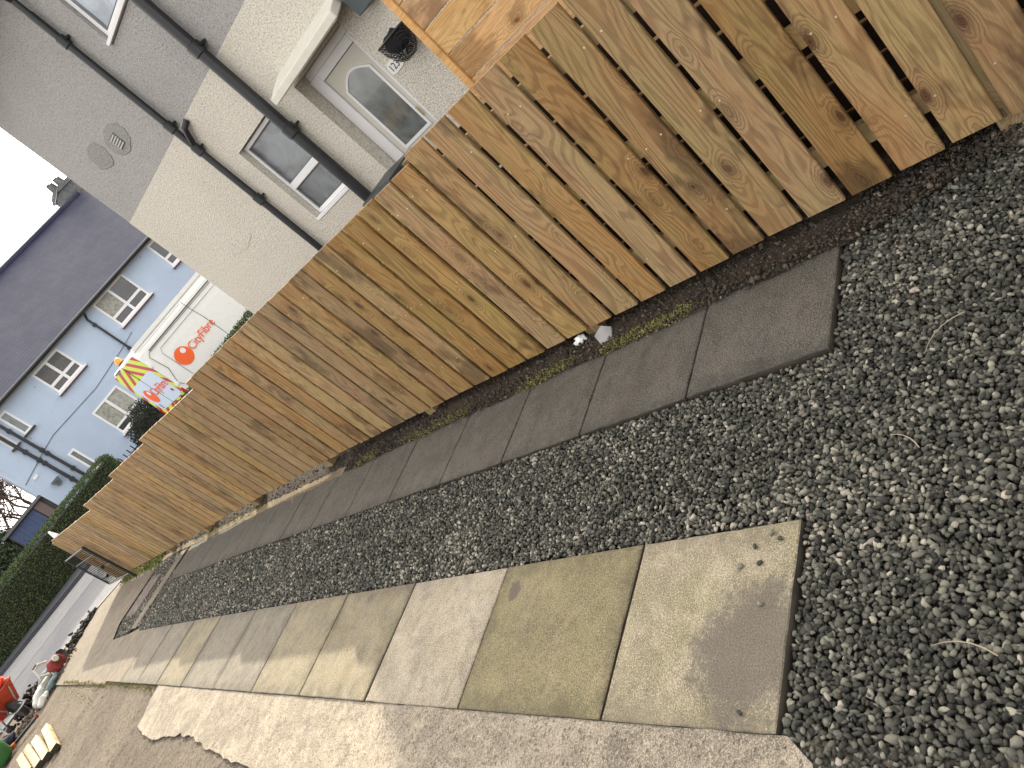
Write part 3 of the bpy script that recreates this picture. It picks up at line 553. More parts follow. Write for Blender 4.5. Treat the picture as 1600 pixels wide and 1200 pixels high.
# soil strip under the fence
def soil_edge(t, x, y, b0=2.262):
    e = b0 + .035 * mn.noise(Vector((y * 2.1, 0, 0))) + .02 * mn.noise(Vector((y * 7, 1, 0)))
    e2 = 2.72
    return e + (e2 - e) * t + (.0 if y > 1.05 else 0)
GR_MUD = ground_mat('pale dried mud', (.30, .235, .15), (.21, .165, .11), (.14, .11, .075), bd=.015)
def strip(name, y0, y1, mt, b0=2.262, up=0.0):
    ny, nx = int((y1 - y0) / .018), 24; V = []; F = []
    for j in range(ny):
        y = y0 + (y1 - y0) * j / (ny - 1); fade = min(1, max(0, (y - .55) / .5))
        for i in range(nx):
            t = i / (nx - 1); x = soil_edge(t, 0, y, b0); h = (.034 * min(1, t * 7) * (.75 + .5 * mn.noise(Vector((x * 9, y * 5, 2)))) + .012 * mn.fractal(Vector((x * 40, y * 40, 0)), 1, 2, 3)) * (fade * .8 + .2)
            if t < .01: h = -.006
            V.append((x + .15 * (1 - fade) * (1 - t), y, gz(y) + h * (.8 if y < 4.8 else max(.22, .8 - (y - 4.8) * 1.2)) + .003 + up))
    for j in range(ny - 1):
        for i in range(nx - 1): a = j * nx + i; F.append((a, a + 1, a + nx + 1, a + nx))
    return tag(raw(name, V, F, mt, smooth=True), kind='structure')
strip('soil_strip', .2, 5.25, GR_SOIL)
strip('mud_strip', 5.25, 13.9, GR_MUD, 2.235)
strip('far_soil_strip', 5.25, 13.9, GR_SOIL, 2.315, .006)
n = 17000; yy = .35 + 13.4 * rng.random(n) ** 1.5; xx = 2.24 + rng.beta(1.3, 1.6, n) * .27 + np.where(yy > 5.2, .07, 0) + np.where(yy < 1.0, (1.0 - yy) * .22, 0); keep = (yy < 5.2) | (rng.random(n) < .8); xx, yy = xx[keep], yy[keep]; n = len(yy); yy2 = yy
P = np.column_stack([xx, yy, gzv(yy) + np.where(yy < 5.2, .022, .008) + rng.normal(0, .005, n)]); 
tag(scatter_mesh('soil_crumbs', P, rng.gamma(2.2, .0020, n) + .002, np.clip(rng.beta(1.5, 2.5, n), 0, 1), G_SOIL, 1), kind='stuff')
# weeds and moss along the strip
def tufts(cs, spread, num, s0, s1, z):
    out = []; sz = []
    for (x, y) in cs: 
        k = num; q = rng.normal(0, 1, (k, 2)) * spread; out.append(np.column_stack([x + q[:, 0], y + q[:, 1], gzv(y + q[:, 1]) + z + rng.uniform(-.004, .006, k)])); sz.append(rng.uniform(s0, s1, k))
    return np.vstack(out), np.concatenate(sz)
cs = [(2.285 + random.uniform(-.02, .02), y) for y in list(np.arange(1.75, 2.3, .03)) + list(np.arange(2.55, 2.95, .035)) + list(np.arange(3.5, 4.3, .05)) + list(np.arange(4.7, 5.0, .06)) + list(np.arange(7.2, 9.6, .25))]
P, sz = tufts(cs, np.array([.022, .032]), 110, .005, .014, .020); tag(leaf_mesh('moss', P, sz, MOSS, upright=.8), kind='stuff')
P, sz = tufts([(2.30 + random.uniform(-.1, .08), y) for y in np.arange(11.3, 13.9, .1)], np.array([.05, .06]), 110, .015, .05, .02); tag(leaf_mesh('weeds', P, sz, leaf_mat('yellow green weeds', (.16, .19, .05), (.26, .25, .08)), upright=1.2), kind='stuff')
P, sz = tufts([(.50 + random.uniform(-.015, .015), y) for y in list(np.arange(7.2, 13, .07))], np.array([.012, .03]), 40, .006, .014, -.006); tag(leaf_mesh('moss_in_joint', P, sz, leaf_mat('yellow joint moss', (.22, .20, .05), (.16, .15, .05)), upright=.8), kind='stuff')
P, sz = tufts([(.38 + random.uniform(-.1, .1), y) for y in list(np.arange(9.3, 12.5, .12))], np.array([.07, .06]), 14, .008, .02, -.015); tag(leaf_mesh('moss_on_yard', P, sz, MOSS, upright=.8), kind='stuff')
# ------------------------------------------------------------------ metal gate
gt = empty('metal_gate', (2.16, 12.8, 0), 0, 'black slatted metal garden gate standing open against the far end of the fence', 'gate'); gd = Vector((-.085, 1.2, 0))
def gpnt(t, z, o=0): return (gd.x * t + o, gd.y * t, z)
fr = MB()
for (t0, z0, t1, z1, r) in ((0, -.19, 1, -.19, .016), (0, .58, 1, .58, .016), (1, -.19, 1, .58, .016), (0, .13, 1, .13, .010), (0, .40, 1, .40, .010)): fr.tube([gpnt(t0, z0), gpnt(t1, z1)], r, 6)
fr.build('frame', BLKM, gt)
MB().box((-.015, -.04, gz(12.8) - .05), (.02, .0, .60)).build('hinge_post', BLKM, gt)
for k in range(11):
    t = .07 + k * .083; MB().tube([gpnt(t, -.19), gpnt(t, .58)], .0065, 5).build('bar', BLKM, gt)
MB().box((-.07, .35, .12), (-.02, .62, .17)).build('latch', BLKM, gt); MB().box((-.085, .75, -.06), (-.03, .98, -.01)).build('bolt', BLKM, gt)
# ------------------------------------------------------------------ near house (wall on x = 6)
HX = 6.0
house = empty('roughcast_house', (0, 0, 0), 0, 'roughcast house, grey above and cream below, with a cream front door behind the fence', 'house')
def wall_x(name, y0, y1, z0, z1, holes, x, depth, mat, parent):
    ys = sorted({y0, y1, *[h[0] for h in holes], *[h[1] for h in holes]}); zs = sorted({z0, z1, *[h[2] for h in holes], *[h[3] for h in holes]}); V = []; F = []
    def q(*p): n = len(V); V.extend(p); F.append((n, n + 1, n + 2, n + 3))
    for a, b_ in zip(ys[:-1], ys[1:]):
        for c, d in zip(zs[:-1], zs[1:]):
            if any(h[0] <= a and b_ <= h[1] and h[2] <= c and d <= h[3] for h in holes): continue
            q((x, a, c), (x, a, d), (x, b_, d), (x, b_, c))
    for h in holes:
        a, b_, c, d = h[:4]; X = x + depth
        q((x, a, c), (X, a, c), (X, a, d), (x, a, d)); q((x, b_, c), (x, b_, d), (X, b_, d), (X, b_, c)); q((x, a, d), (X, a, d), (X, b_, d), (x, b_, d)); q((x, a, c), (x, b_, c), (X, b_, c), (X, a, c))
    return raw(name, V, F, mat, parent)
ZB = 2.935; YC = 10.74
wall_x('lower_wall', -4, YC, -.4, ZB, [(5.20, 6.25, -.05, 2.14), (6.90, 7.76, 1.02, 2.23)], HX, .22, R_CREAM, house)
wall_x('upper_wall', -4, YC, ZB, 5.5, [(6.5, 7.70, 3.90, 5.1)], HX + .004, .1, R_GREY, house)
MB().box((HX + .23, -4, -.4), (13, YC, 5.5)).build('side_wall', R_GREY, house)
rb = MB(); ex, ey = .35, .3
rb.add([(HX - ex, -4, 5.45), (13 + ex, -4, 5.45), (13 + ex, YC + ey, 5.45), (HX - ex, YC + ey, 5.45), (9.5, -4, 8.3), (9.5, YC - 3.2, 8.3), (HX - ex, -4, 5.38), (13 + ex, -4, 5.38), (13 + ex, YC + ey, 5.38), (HX - ex, YC + ey, 5.38)], [(0, 3, 5, 4), (3, 2, 5), (2, 1, 4, 5), (1, 0, 4), (6, 7, 8, 9), (0, 6, 9, 3), (3, 9, 8, 2), (2, 8, 7, 1), (1, 7, 6, 0)])
rb.build('roof', ROOF, house)
MB().tube([(HX - ex - .05, -4, 5.36), (HX - ex - .05, YC + ey, 5.36)], .06, 10).build('gutter', BLK, house)
# front door
dr = empty('door', (HX + .20, 0, 0)); dr.parent = house
f = MB(); f.box((-.02, 5.24, -.05), (.04, 5.385, 2.05)); f.box((-.02, 6.075, -.05), (.04, 6.24, 2.05)); f.box((-.02, 5.386, 1.95), (.04, 6.074, 2.05)); f.build('door_frame', UPVC, dr, bevel=.006)
f = MB(); f.box((.0, 5.246, 2.052), (.03, 6.234, 2.135)); f.build('frame_head', UPVC, dr, bevel=.006)
MB().box((.002, 5.39, 0), (.05, 6.07, 1.943)).build('door_leaf', CREAMP, dr, bevel=.004)
MB().box((.012, 5.3855, 0), (.02, 6.0745, 1.9495)).build('door_seal', GAP, dr)
def arch(y0, y1, z0, z1, rise, n=14): return [(y0, z0), (y1, z0)] + [(y1 + (y0 - y1) * k / n, z1 + rise * math.sin(math.pi * k / n)) for k in range(n + 1)]
def ring(outer, inner, x0, x1):
    n = len(outer); V = [(x0, *p) for p in outer] + [(x0, *p) for p in inner] + [(x1, *p) for p in outer] + [(x1, *p) for p in inner]; F = []
    for i in range(n):
        j = (i + 1) % n; F += [(i, j, n + j, n + i), (2 * n + i, 2 * n + j, j, i), (n + i, n + j, 3 * n + j, 3 * n + i)]
    return V, F
b = MB(); b.add(*ring(arch(5.455, 5.985, .86, 1.70, .12), arch(5.49, 5.95, .895, 1.69, .105), -.010, .004)); b.build('glazing_bead', UPVC, dr)
MB().prism(arch(5.488, 5.952, .893, 1.69, .105), -.003, .0, 'x').build('glass', GL_DOOR, dr)
MB().box((-.03, 5.43, .98), (-.012, 5.446, 1.10)).build('handle', simple('brass handle', (.6, .52, .3), .3, .5, .7), dr, bevel=.004)
MB().box((-.3, 5.20, -.12), (.0, 6.25, -.03)).build('doorstep', C_TAN, dr)
cn_ = MB(); cn_.prism([(-.38, 2.135), (.0, 2.24), (.0, 2.33), (-.05, 2.33), (-.38, 2.215)], 4.82, 6.24, 'y'); cn_.build('canopy', CANC, house, bevel=.008, loc=(HX, 0, .0))
MB().prism([(-.36, 2.128), (-.02, 2.222), (-.02, 2.232), (-.36, 2.138)], 4.85, 6.21, 'y').build('canopy_soffit', CREAMP, house, loc=(HX, 0, 0))
# bathroom window: frame > panes
def window_x(parent, x, y0, y1, z0, z1, zt, glass, name='window', sillout=.10, fr=.05):
    w = MB(); w.box((x, y0, z0), (x + .06, y0 + fr, z1)); w.box((x, y1 - fr, z0), (x + .06, y1, z1)); w.box((x, y0 + fr, z0), (x + .06, y1 - fr, z0 + fr)); w.box((x, y0 + fr, z1 - fr), (x + .06, y1 - fr, z1)); w.box((x - .006, y0 + fr, zt - .045), (x + .06, y1 - fr, zt + .045))
    o = w.build(name, UPVC, parent, bevel=.005)
    for a, c in ((z0 + fr, zt - .045), (zt + .045, z1 - fr)):
        MB().box((x + .03, y0 + fr, a), (x + .04, y1 - fr, c)).build('pane', glass, o)
        g = MB(); g.add([(x + .012, y0 + fr, a), (x + .012, y1 - fr, a), (x + .012, y1 - fr, c), (x + .012, y0 + fr, c), (x + .012, y0 + fr + .014, a + .014), (x + .012, y1 - fr - .014, a + .014), (x + .012, y1 - fr - .014, c - .014), (x + .012, y0 + fr + .014, c - .014)], [(0, 1, 5, 4), (1, 2, 6, 5), (2, 3, 7, 6), (3, 0, 4, 7)]); g.build('gasket', GAP, o)
    s_ = MB().box((x - sillout, y0 - .02, z0 - .045), (x + .05, y1 + .02, z0 - .002)).build('sill', UPVC, o, bevel=.006)
    return o
window_x(house, HX + .09, 6.92, 7.75, 1.07, 2.22, 1.52, GL_OBS)
window_x(house, HX + .05, 6.52, 7.69, 3.96, 5.09, 4.9, GL_SKY, sillout=.09, fr=.06)
def pipe(parent, x, y, z0, z1, r, collars, name='downpipe'):
    b = MB(); b.tube([(x, y, z0), (x, y, z1)], r, 18)
    for zc in collars: b.lathe([(r + .001, -.07), (r + .014, -.06), (r + .014, .06), (r + .001, .07)], (x, y, zc), 18); b.box((x, y - r - .03, zc - .012), (HX, y + r + .03, zc + .012))
    return b.build(name, BLK, parent, smooth=False)
sp = pipe(house, HX - .10, 6.70, -.2, 5.35, .068, [1.91, 3.10, 4.4], 'soil_pipe')
tp = pipe(house, HX - .07, 8.13, -.2, 4.75, .044, [1.735, 2.62, 3.0, 4.35], 'downpipe')
MB().tube([(HX - .07, 8.13, 2.66), (HX - .07, 8.02, 2.80), (HX - .07, 7.96, 2.86), (HX - .0, 7.90, 2.90)], .038, 14).build('branch', BLK, tp)
MB().tube([(HX - .07, 8.13, 4.74), (HX - .08, 8.12, 4.95), (HX - .25, 8.05, 5.2), (HX - .36, 8.0, 5.34)], .038, 14).build('swan_neck', BLK, tp)
vo = MB().box((HX - .012, 9.09, 3.40), (HX + .01, 9.27, 3.58)).build('wall_vent', simple('dark vent slots', (.12, .12, .12), .8), house)
for k in range(5): MB().box((HX - .022, 9.095, 3.412 + k * .034), (HX - .0125, 9.265, 3.430 + k * .034)).build('louvre', simple('grey painted vent', (.5, .5, .49), .7), vo)
for (yc, zc, ry, rz_, sd_) in ((9.16, 3.50, .30, .17, 3), (9.75, 3.62, .26, .16, 8), (9.35, 1.60, .34, .12, 15)):
    pv = [(HX - .006, yc + ry * math.cos(a) * (1 + .35 * mn.noise(Vector((math.cos(a) * 1.5, math.sin(a) * 1.5, sd_)))), zc + rz_ * math.sin(a) * (1 + .35 * mn.noise(Vector((math.cos(a) * 1.5, math.sin(a) * 1.5, sd_ + 2))))) for a in np.linspace(0, 2 * math.pi, 41)[:-1]]
    pv2 = [(HX + .003, p[1] + (p[1] - yc) * .05, p[2] + (p[2] - zc) * .05) for p in pv]
    b = MB(); b.add(pv + pv2, [tuple(range(40))] + [(k, 40 + k, 40 + (k + 1) % 40, (k + 1) % 40) for k in range(40)]); b.build('render_repair', R_REP if zc > 2 else R_CREAM, house)
# number plaque
pl = empty('house_number_plaque', (HX - .012, 5.07, 1.515), 0, 'white rounded number plaque on the cream wall beside the door', 'plaque')
MB().prism([(-.105, -.05), (-.09, -.062), (.05, -.068), (.095, -.05), (.10, .0), (.085, .05), (.04, .062), (-.08, .06), (-.105, .04)], 0, .01, 'x').build('plate', simple('glazed white', (.8, .8, .78), .3, .5), pl, bevel=.002)
def text_mesh(name, body, size, mat, parent, loc, rot, ext=.001, xs=1.0):
    cu = bpy.data.curves.new(name, 'FONT'); cu.body = body; cu.size = size; cu.extrude = ext; cu.align_x = 'LEFT'; t = bpy.data.objects.new(name, cu); COL.objects.link(t)
    dg = bpy.context.evaluated_depsgraph_get(); me = bpy.data.meshes.new_from_object(t.evaluated_get(dg)); bpy.data.objects.remove(t); me.materials.clear(); me.materials.append(mat)
    o = bpy.data.objects.new(name, me); COL.objects.link(o); o.parent = parent; o.location = loc; o.rotation_euler = rot; o.scale = (xs, 1, 1); return o
text_mesh('number', '123', .10, BLKM, pl, (-.002, .078, -.036), (math.pi / 2, 0, -math.pi / 2), .0008)
# hanging mesh basket
hb = empty('hanging_basket', (HX - .17, 4.70, 1.60), 0, 'black wire mesh hanging basket half hidden by the orange board screen', 'basket')
b = MB(); b.lathe([(.05, -.13), (.11, -.09), (.155, .0), (.165, .08)], (0, 0, 0), 24); b.F.pop(); b.m.pop(); b.build('mesh', WIRE, hb, smooth=True)
b = MB(); b.lathe([(.165, .075), (.172, .082), (.165, .09)], (0, 0, 0), 24); b.build('rim', BLKM, hb)
blob('liner', (0, .0, .03), .11, simple('dark liner', (.012, .014, .022), .8), None, None, (1, 1, .75), 2, .2, 2, parent=hb)
MB().box((.10, -.02, -.02), (.175, .02, .07)).build('bracket', BLKM, hb); hb.scale = (1.0, 1.2, 1.2)
ln = empty('wall_lantern', (HX - .10, 4.68, 2.0), 0, 'dark grey lantern on the cream wall above the hanging basket', 'lantern')
MB().prism([(-.1, .0), (.06, 0), (.1, .28), (-.14, .28)], -.09, .10, 'y').build('lamp_body', LAMPG, ln, bevel=.006); MB().box((.04, -.03, .1), (.1, .03, .2)).build('bracket', LAMPG, ln)
# wheelie bin by the wall
wb = empty('wheelie_bin', (5.45, 5.75, gz(5.75)), 0, 'black wheelie bin by the door with only its lid corner above the fence', 'bin')
MB().add([(-.22, -.22, .05), (.22, -.22, .05), (.22, .22, .05), (-.22, .22, .05), (-.27, -.27, .93), (.27, -.27, .93), (.27, .27, .93), (-.27, .27, .93)], [(0, 3, 2, 1), (4, 5, 6, 7), (0, 1, 5, 4), (1, 2, 6, 5), (2, 3, 7, 6), (3, 0, 4, 7)]).build('bin_body', BLK, wb)
MB().box((-.29, -.30, .932), (.29, .29, .99)).build('lid', simple('dark bin lid', (.02, .028, .03), .4), wb, bevel=.02)
for s_ in (-.2, .2): MB().lathe([(.1, -.025), (.1, .025)], (.24, s_, .1), 16, 'y').build('wheel', RUB, wb)
# ------------------------------------------------------------------ far house
FH = empty('pale_blue_house', (3, 30, 0), math.radians(-10), 'long pale blue rendered house with a dark tiled roof across the street', 'house')
ZG = -.5; XL, XR, ZE = 2.86, 18.0, 4.28
def wall_far(holes):
    xs = sorted({XL, XR, *[h[0] for h in holes], *[h[1] for h in holes]}); zs = sorted({ZG, ZE, *[h[2] for h in holes], *[h[3] for h in holes]}); V = []; F = []
    def q(*p): n = len(V); V.extend(p); F.append((n, n + 1, n + 2, n + 3))
    for a, b_ in zip(xs[:-1], xs[1:]):
        for c, d in zip(zs[:-1], zs[1:]):
            if any(h[0] <= a and b_ <= h[1] and h[2] <= c and d <= h[3] for h in holes): continue
            q((a, 0, c), (b_, 0, c), (b_, 0, d), (a, 0, d))
    for a, b_, c, d in holes:
        X = .12; q((a, 0, c), (a, 0, d), (a, X, d), (a, X, c)); q((b_, 0, c), (b_, X, c), (b_, X, d), (b_, 0, d)); q((a, 0, d), (b_, 0, d), (b_, X, d), (a, X, d)); q((a, 0, c), (a, X, c), (b_, X, c), (b_, 0, c))
    n = len(V); V += [(XL, 0, ZG), (XL, 8, ZG), (XL, 8, ZE), (XL, 0, ZE), (XR, 0, ZG), (XR, 8, ZG), (XR, 8, ZE), (XR, 0, ZE), (XL, 4, 7.7)]
    F += [(n, n + 3, n + 2, n + 1), (n + 4, n + 5, n + 6, n + 7), (n + 1, n + 2, n + 6, n + 5), (n + 3, n + 8, n + 2)]
    return raw('wall', V, F, R_BLUE, FH)
wins = [(9.28, 10.90, 2.98, 4.20, 'q'), (6.06, 7.31, 3.10, 4.14, 'q'), (6.03, 7.34, .60, 1.86, 'v'), (12.34, 13.6, 3.0, 4.15, 'q'), (4.00, 4.12, .55, 1.68, 's'), (3.86, 4.0, 3.0, 4.0, 's'), (4.1, 4.22, 3.0, 4.0, 's')]
wins = [(9.28, 10.90, 2.98, 4.20, 'q'), (6.06, 7.31, 3.10, 4.14, 'q'), (6.03, 7.34, .60, 1.86, 'v'), (12.34, 13.6, 3.0, 4.15, 'q'), (4.42, 4.72, .55, 1.62, 's'), (4.30, 4.66, 3.05, 4.05, 's'), (3.70, 3.95, 3.05, 4.05, 's')]
wall_far([w[:4] for w in wins])
SILL = simple('dark red brown sill', (.10, .035, .04), .7)
for x0, x1, z0, z1, ty in wins:
    t = .075; w = MB(); w.box((x0, -.01, z0), (x0 + t, .06, z1)); w.box((x1 - t, -.01, z0), (x1, .06, z1)); w.box((x0 + t, -.01, z0), (x1 - t, .06, z0 + t)); w.box((x0 + t, -.01, z1 - t), (x1 - t, .06, z1)); gl = []
    if ty == 'q':
        xm, zm = (x0 + x1) / 2, z0 + (z1 - z0) * .31; w.box((xm - .05, -.012, z0 + t), (xm + .05, .058, z1 - t)); w.box((x0 + t, -.013, zm - .05), (xm - .05, .057, zm + .05)); w.box((xm + .05, -.013, zm - .05), (x1 - t, .057, zm + .05))
        gl = [(x0 + t, xm - .05, zm + .05, z1 - t, CURT if x0 > 9 and x0 < 12 else GL_DARK), (xm + .05, x1 - t, zm + .05, z1 - t, GL_DARK), (x0 + t, xm - .05, z0 + t, zm - .05, GL_DARK), (xm + .05, x1 - t, z0 + t, zm - .05, GL_DARK)]
    elif ty == 'v':
        xm, zm = (x0 + x1) / 2, z0 + .30; w.box((xm - .05, -.012, z0 + t), (xm + .05, .058, z1 - t)); w.box((x0 + t, -.013, zm - .04), (xm - .05, .057, zm + .04)); w.box((xm + .05, -.013, zm - .04), (x1 - t, .057, zm + .04))
        gl = [(x0 + t, xm - .05, zm + .04, z1 - t, CURT), (xm + .05, x1 - t, zm + .04, z1 - t, BLIND), (x0 + t, xm - .05, z0 + t, zm - .04, GL_DARK), (xm + .05, x1 - t, z0 + t, zm - .04, GL_DARK)]
    else: gl = [(x0 + t, x1 - t, z0 + t, z1 - t, GL_OBS)]
    o = w.build('window', UPVC, FH)
    for a, c, d, e, mt in gl: MB().box((a, .03, d), (c, .04, e)).build('pane', mt, o)
    MB().box((x0 - .07, -.13, z0 - .07), (x1 + .07, .05, z0 - .004)).build('sill', UPVC if ty != 's' else BLKM, o)
    if ty != 's': MB().box((x0 - .07, -.12, z0 - .12), (x1 + .07, -.001, z0 - .072)).build('under_sill', SILL, o)
RX1 = 13.85; e = .32
r_ = MB(); z0r = ZE + .02
r_.add([(XL - .2, -e, z0r), (XR + .3, -e, z0r), (RX1, 4, 7.75), (XL - .2, 4, 7.75), (XL - .2, 8 + e, z0r), (XR + .3, 8 + e, z0r), (XL - .2, -e, z0r - .06), (XR + .3, -e, z0r - .06), (XL - .2, 8 + e, z0r - .06), (XR + .3, 8 + e, z0r - .06)], [(0, 1, 2, 3), (3, 2, 5, 4), (1, 5, 2), (6, 8, 9, 7), (0, 6, 7, 1), (0, 3, 4, 8, 6), (1, 7, 9, 5), (4, 5, 9, 8)])
ro = r_.build('roof', ROOF, FH); MB().tube([(XL - .2, 4, 7.78), (RX1, 4, 7.78)], .11, 8).build('ridge_tiles', ROOF, ro)
ch = MB(); ch.box((13.35, 4.3, 6.5), (14.25, 5.6, 8.55)); ch.box((13.28, 4.22, 8.35), (14.32, 5.68, 8.47)); ch.build('chimney', STONEP, ro)
for k in range(4):
    MB().lathe([(.13, 0), (.10, .3), (.13, .32)], (13.5 + k * .2, 4.6 + .2 * (k % 2), 8.55), 12).build('chimney_pot', STONEP, ro)
ae = MB(); ae.tube([(13.2, 4.3, 8.2), (12.75, 4.2, 9.0)], .015, 5); ae.tube([(12.75, 4.2, 9.0), (12.65, 4.2, 8.8)], .02, 5); ae.tube([(12.9, 4.2, 8.1), (13.5, 4.2, 8.45)], .015, 5)
for k in range(6): ae.tube([(12.95 + k * .1, 3.9, 8.12 + k * .06), (12.95 + k * .1, 4.5, 8.12 + k * .06)], .008, 4)
ae.build('aerial', GALV, ro)
MB().box((XL - .2, -.06, ZE - .12), (XR, .0, ZE - .045)).build('fascia', simple('cream fascia', (.52, .49, .42), .6), FH)
MB().tube([(XL - .2, -.38, ZE - .02), (XR, -.38, ZE - .02)], .075, 8).build('gutter', BLK, FH)
def fpipe(pts, r, cl, name='downpipe'):
    b = MB(); b.tube(pts, r, 8)
    for (x, z) in cl: b.lathe([(r + .004, -.06), (r + .03, -.05), (r + .03, .05), (r + .004, .06)], (x, -.08, z), 8)
    b.build(name, BLK, FH)
fpipe([(8.85, -.36, ZE - .03), (8.8, -.2, 4.12), (8.75, -.08, 4.0), (8.73, -.08, ZG)], .045, [(8.74, 3.7), (8.73, 2.3)])
fpipe([(4.14, -.08, ZE - .1), (4.14, -.08, ZG)], .055, [(4.14, 3.5), (4.14, 2.35), (4.14, 2.15), (4.14, 1.2)], 'soil_pipe')
fpipe([(3.82, -.08, ZE - .1), (3.82, -.08, ZG)], .060, [(3.82, 2.7), (3.82, 2.2), (3.82, 2.0), (3.82, 1.0)], 'soil_pipe')
for pts in ([(9.3, 2.6), (8.73, 2.5), (6.88, 2.3), (4.75, 2.38), (4.14, 2.28), (2.92, 2.03)],): MB().tube([(a, -.012, z) for a, z in pts], .014, 4).build('cable', GAP, FH)
wl_ = MB(); wl_.prism([(3.42, 1.18), (3.60, 1.20), (3.66, 1.44), (3.34, 1.44)], -.14, -.01, 'y'); wl_.build('wall_lamp', LAMPG, FH); MB().box((3.44, -.15, 1.26), (3.56, -.141, 1.38)).build('lamp_glass', GL_DARK, FH)
MB().box((3.2, -.03, 1.9), (3.38, -.001, 2.0)).build('wall_vent', UPVC, FH)
# navy garage beside the far house
ga = empty('navy_garage', (3, 30, 0), math.radians(-10), 'low navy blue garage with a flat roof beside the pale blue house', 'garage')
MB().box((1.22, .25, ZG), (2.84, 5, 1.42)).build('wall', concrete('garage brick', (.25, .20, .18), (.19, .16, .14)), ga)
d_ = MB(); 
for k in range(7): d_.box((1.26 + k * .158, .20, ZG + .05), (1.26 + k * .158 + .152, .249, 1.36))
d_.build('door', NAVY, ga); MB().tube([(1.1, .1, 1.2), (1.1, .1, ZG)], .03, 6).build('downpipe', BLK, ga); MB().box((1.1, .05, 1.422), (2.84, 5.1, 1.52)).build('roof', simple('grey felt', (.14, .14, .15), .9), ga)
MB().box((2.40, .17, ZG), (2.70, .24, 1.38)).build('side_post', simple('brown weathered post', (.17, .13, .12), .8), ga)
# railings
rl = empty('railings', (3, 30, 0), math.radians(-10), 'short run of black vertical bar railings in front of the pale blue house', 'railings')
MB().box((4.95, -2.02, .04), (7.4, -1.98, .08)).build('top_rail', BLKM, rl)
for k in range(13): MB().box((5.0 + k * .18 - .018, -2.018, ZG), (5.0 + k * .18 + .018, -1.982, .26)).build('bar', BLKM, rl)
# ------------------------------------------------------------------ hedges and trees
def hedge(name, a, b_, w, z0, z1, num, mat, label, size=.05, rnd=.12):
    a = Vector((*a, 0)); b_ = Vector((*b_, 0)); L = (b_ - a).length; d = (b_ - a) / L; nrm = Vector((-d.y, d.x, 0)); root = empty(name, (a.x, a.y, z0), 0, label, 'hedge')
    ang = math.atan2(d.y, d.x); root.rotation_euler = (0, 0, ang); h = z1 - z0
    cb_ = MB(); cb_.box((.06, .08, 0), (L - .06, w - .08, h - .12)); cb_.build('branches', simple('hedge inner branches', (.03, .028, .02), .95), root)
    def P_(k, ax):
        u = rng.uniform(0, L, k); v = rng.uniform(0, w, k); z = rng.uniform(.0, h, k)
        if ax == 0: v[:] = 0
        if ax == 1: v[:] = w
        if ax == 2: z[:] = h
        if ax == 3: u[:] = 0
        if ax == 4: u[:] = L
        # round the shoulders
        cx_ = np.clip(u, .25, L - .25); cy_ = np.clip(v, .22, w - .22); cz_ = np.minimum(z, h - .22)
        D = np.stack([u - cx_, v - cy_, z - cz_], 1); ln_ = np.linalg.norm(D, axis=1) + 1e-6; D = D / ln_[:, None] * .24
        nz_ = np.array([mn.fractal(Vector((x * 1.4, y * 1.4, q * 1.6)), 1, 2, 4) for x, y, q in zip(u, v, z)]) * .07
        Pp = np.stack([cx_, cy_, cz_], 1) + D * (1 + nz_[:, None]) ; return Pp + rng.normal(0, .025, Pp.shape)
    P = np.vstack([P_(int(num * .40), 0), P_(int(num * .12), 1), P_(int(num * .34), 2), P_(int(num * .07), 3), P_(int(num * .07), 4)])
    leaf_mesh('foliage', P, rng.uniform(size * .6, size * 1.3, len(P)), mat, root, .3); return root
hedge('privet_hedge', (-4.5, 26.9), (6.25, 23.0), 1.3, -.5, .84, 60000, LEAF_H, 'long clipped dark green hedge across the street behind the pavement', .05)
hedge('privet_hedge', (5.0, 14.45), (9.5, 14.45), .6, gz(14.4), .56, 16000, LEAF_H, 'low green hedge between the fence top and the parked van', .05)
def shrub(c, r, num, mat, label, name='round_shrub', size=.06, cat='shrub'):
    root = empty(name, (c[0], c[1], c[2]), 0, label, cat); k = num; d = rng.normal(size=(k, 3)); d /= np.linalg.norm(d, axis=1)[:, None]; d[:, 2] = np.abs(d[:, 2])
    rr = np.array([1 + .16 * mn.fractal(Vector(q) * 2.2 + Vector((c[0], 0, 0)), 1, 2, 4) for q in d]) * rng.uniform(.82, 1.03, k)
    P = d * rr[:, None] * np.array(r) ; P[:, 2] *= 1; leaf_mesh('foliage', P, rng.uniform(size * .6, size * 1.4, k), mat, root, .4)
    V, F = ICO2; raw('branches', [tuple(q) for q in V * np.array(r) * .78], [tuple(f) for f in F], simple('shrub inner branches', (.028, .028, .02), .95), root); return root
shrub((8.8, 25.2, -.5), (1.25, 1.0, 1.45), 15000, LEAF_D, 'dark rounded evergreen shrub in front of the lower window of the pale blue house', size=.06)
shrub((3.9, 31.0, -.5), (1.15, 1.1, 2.5), 15000, LEAF_B, 'broad grey green bush left of the navy garage', size=.10)
shrub((2.2, 30.2, -.5), (1.5, 1.3, 2.1), 12000, LEAF_B, 'lower green bush at the far left edge', size=.10)
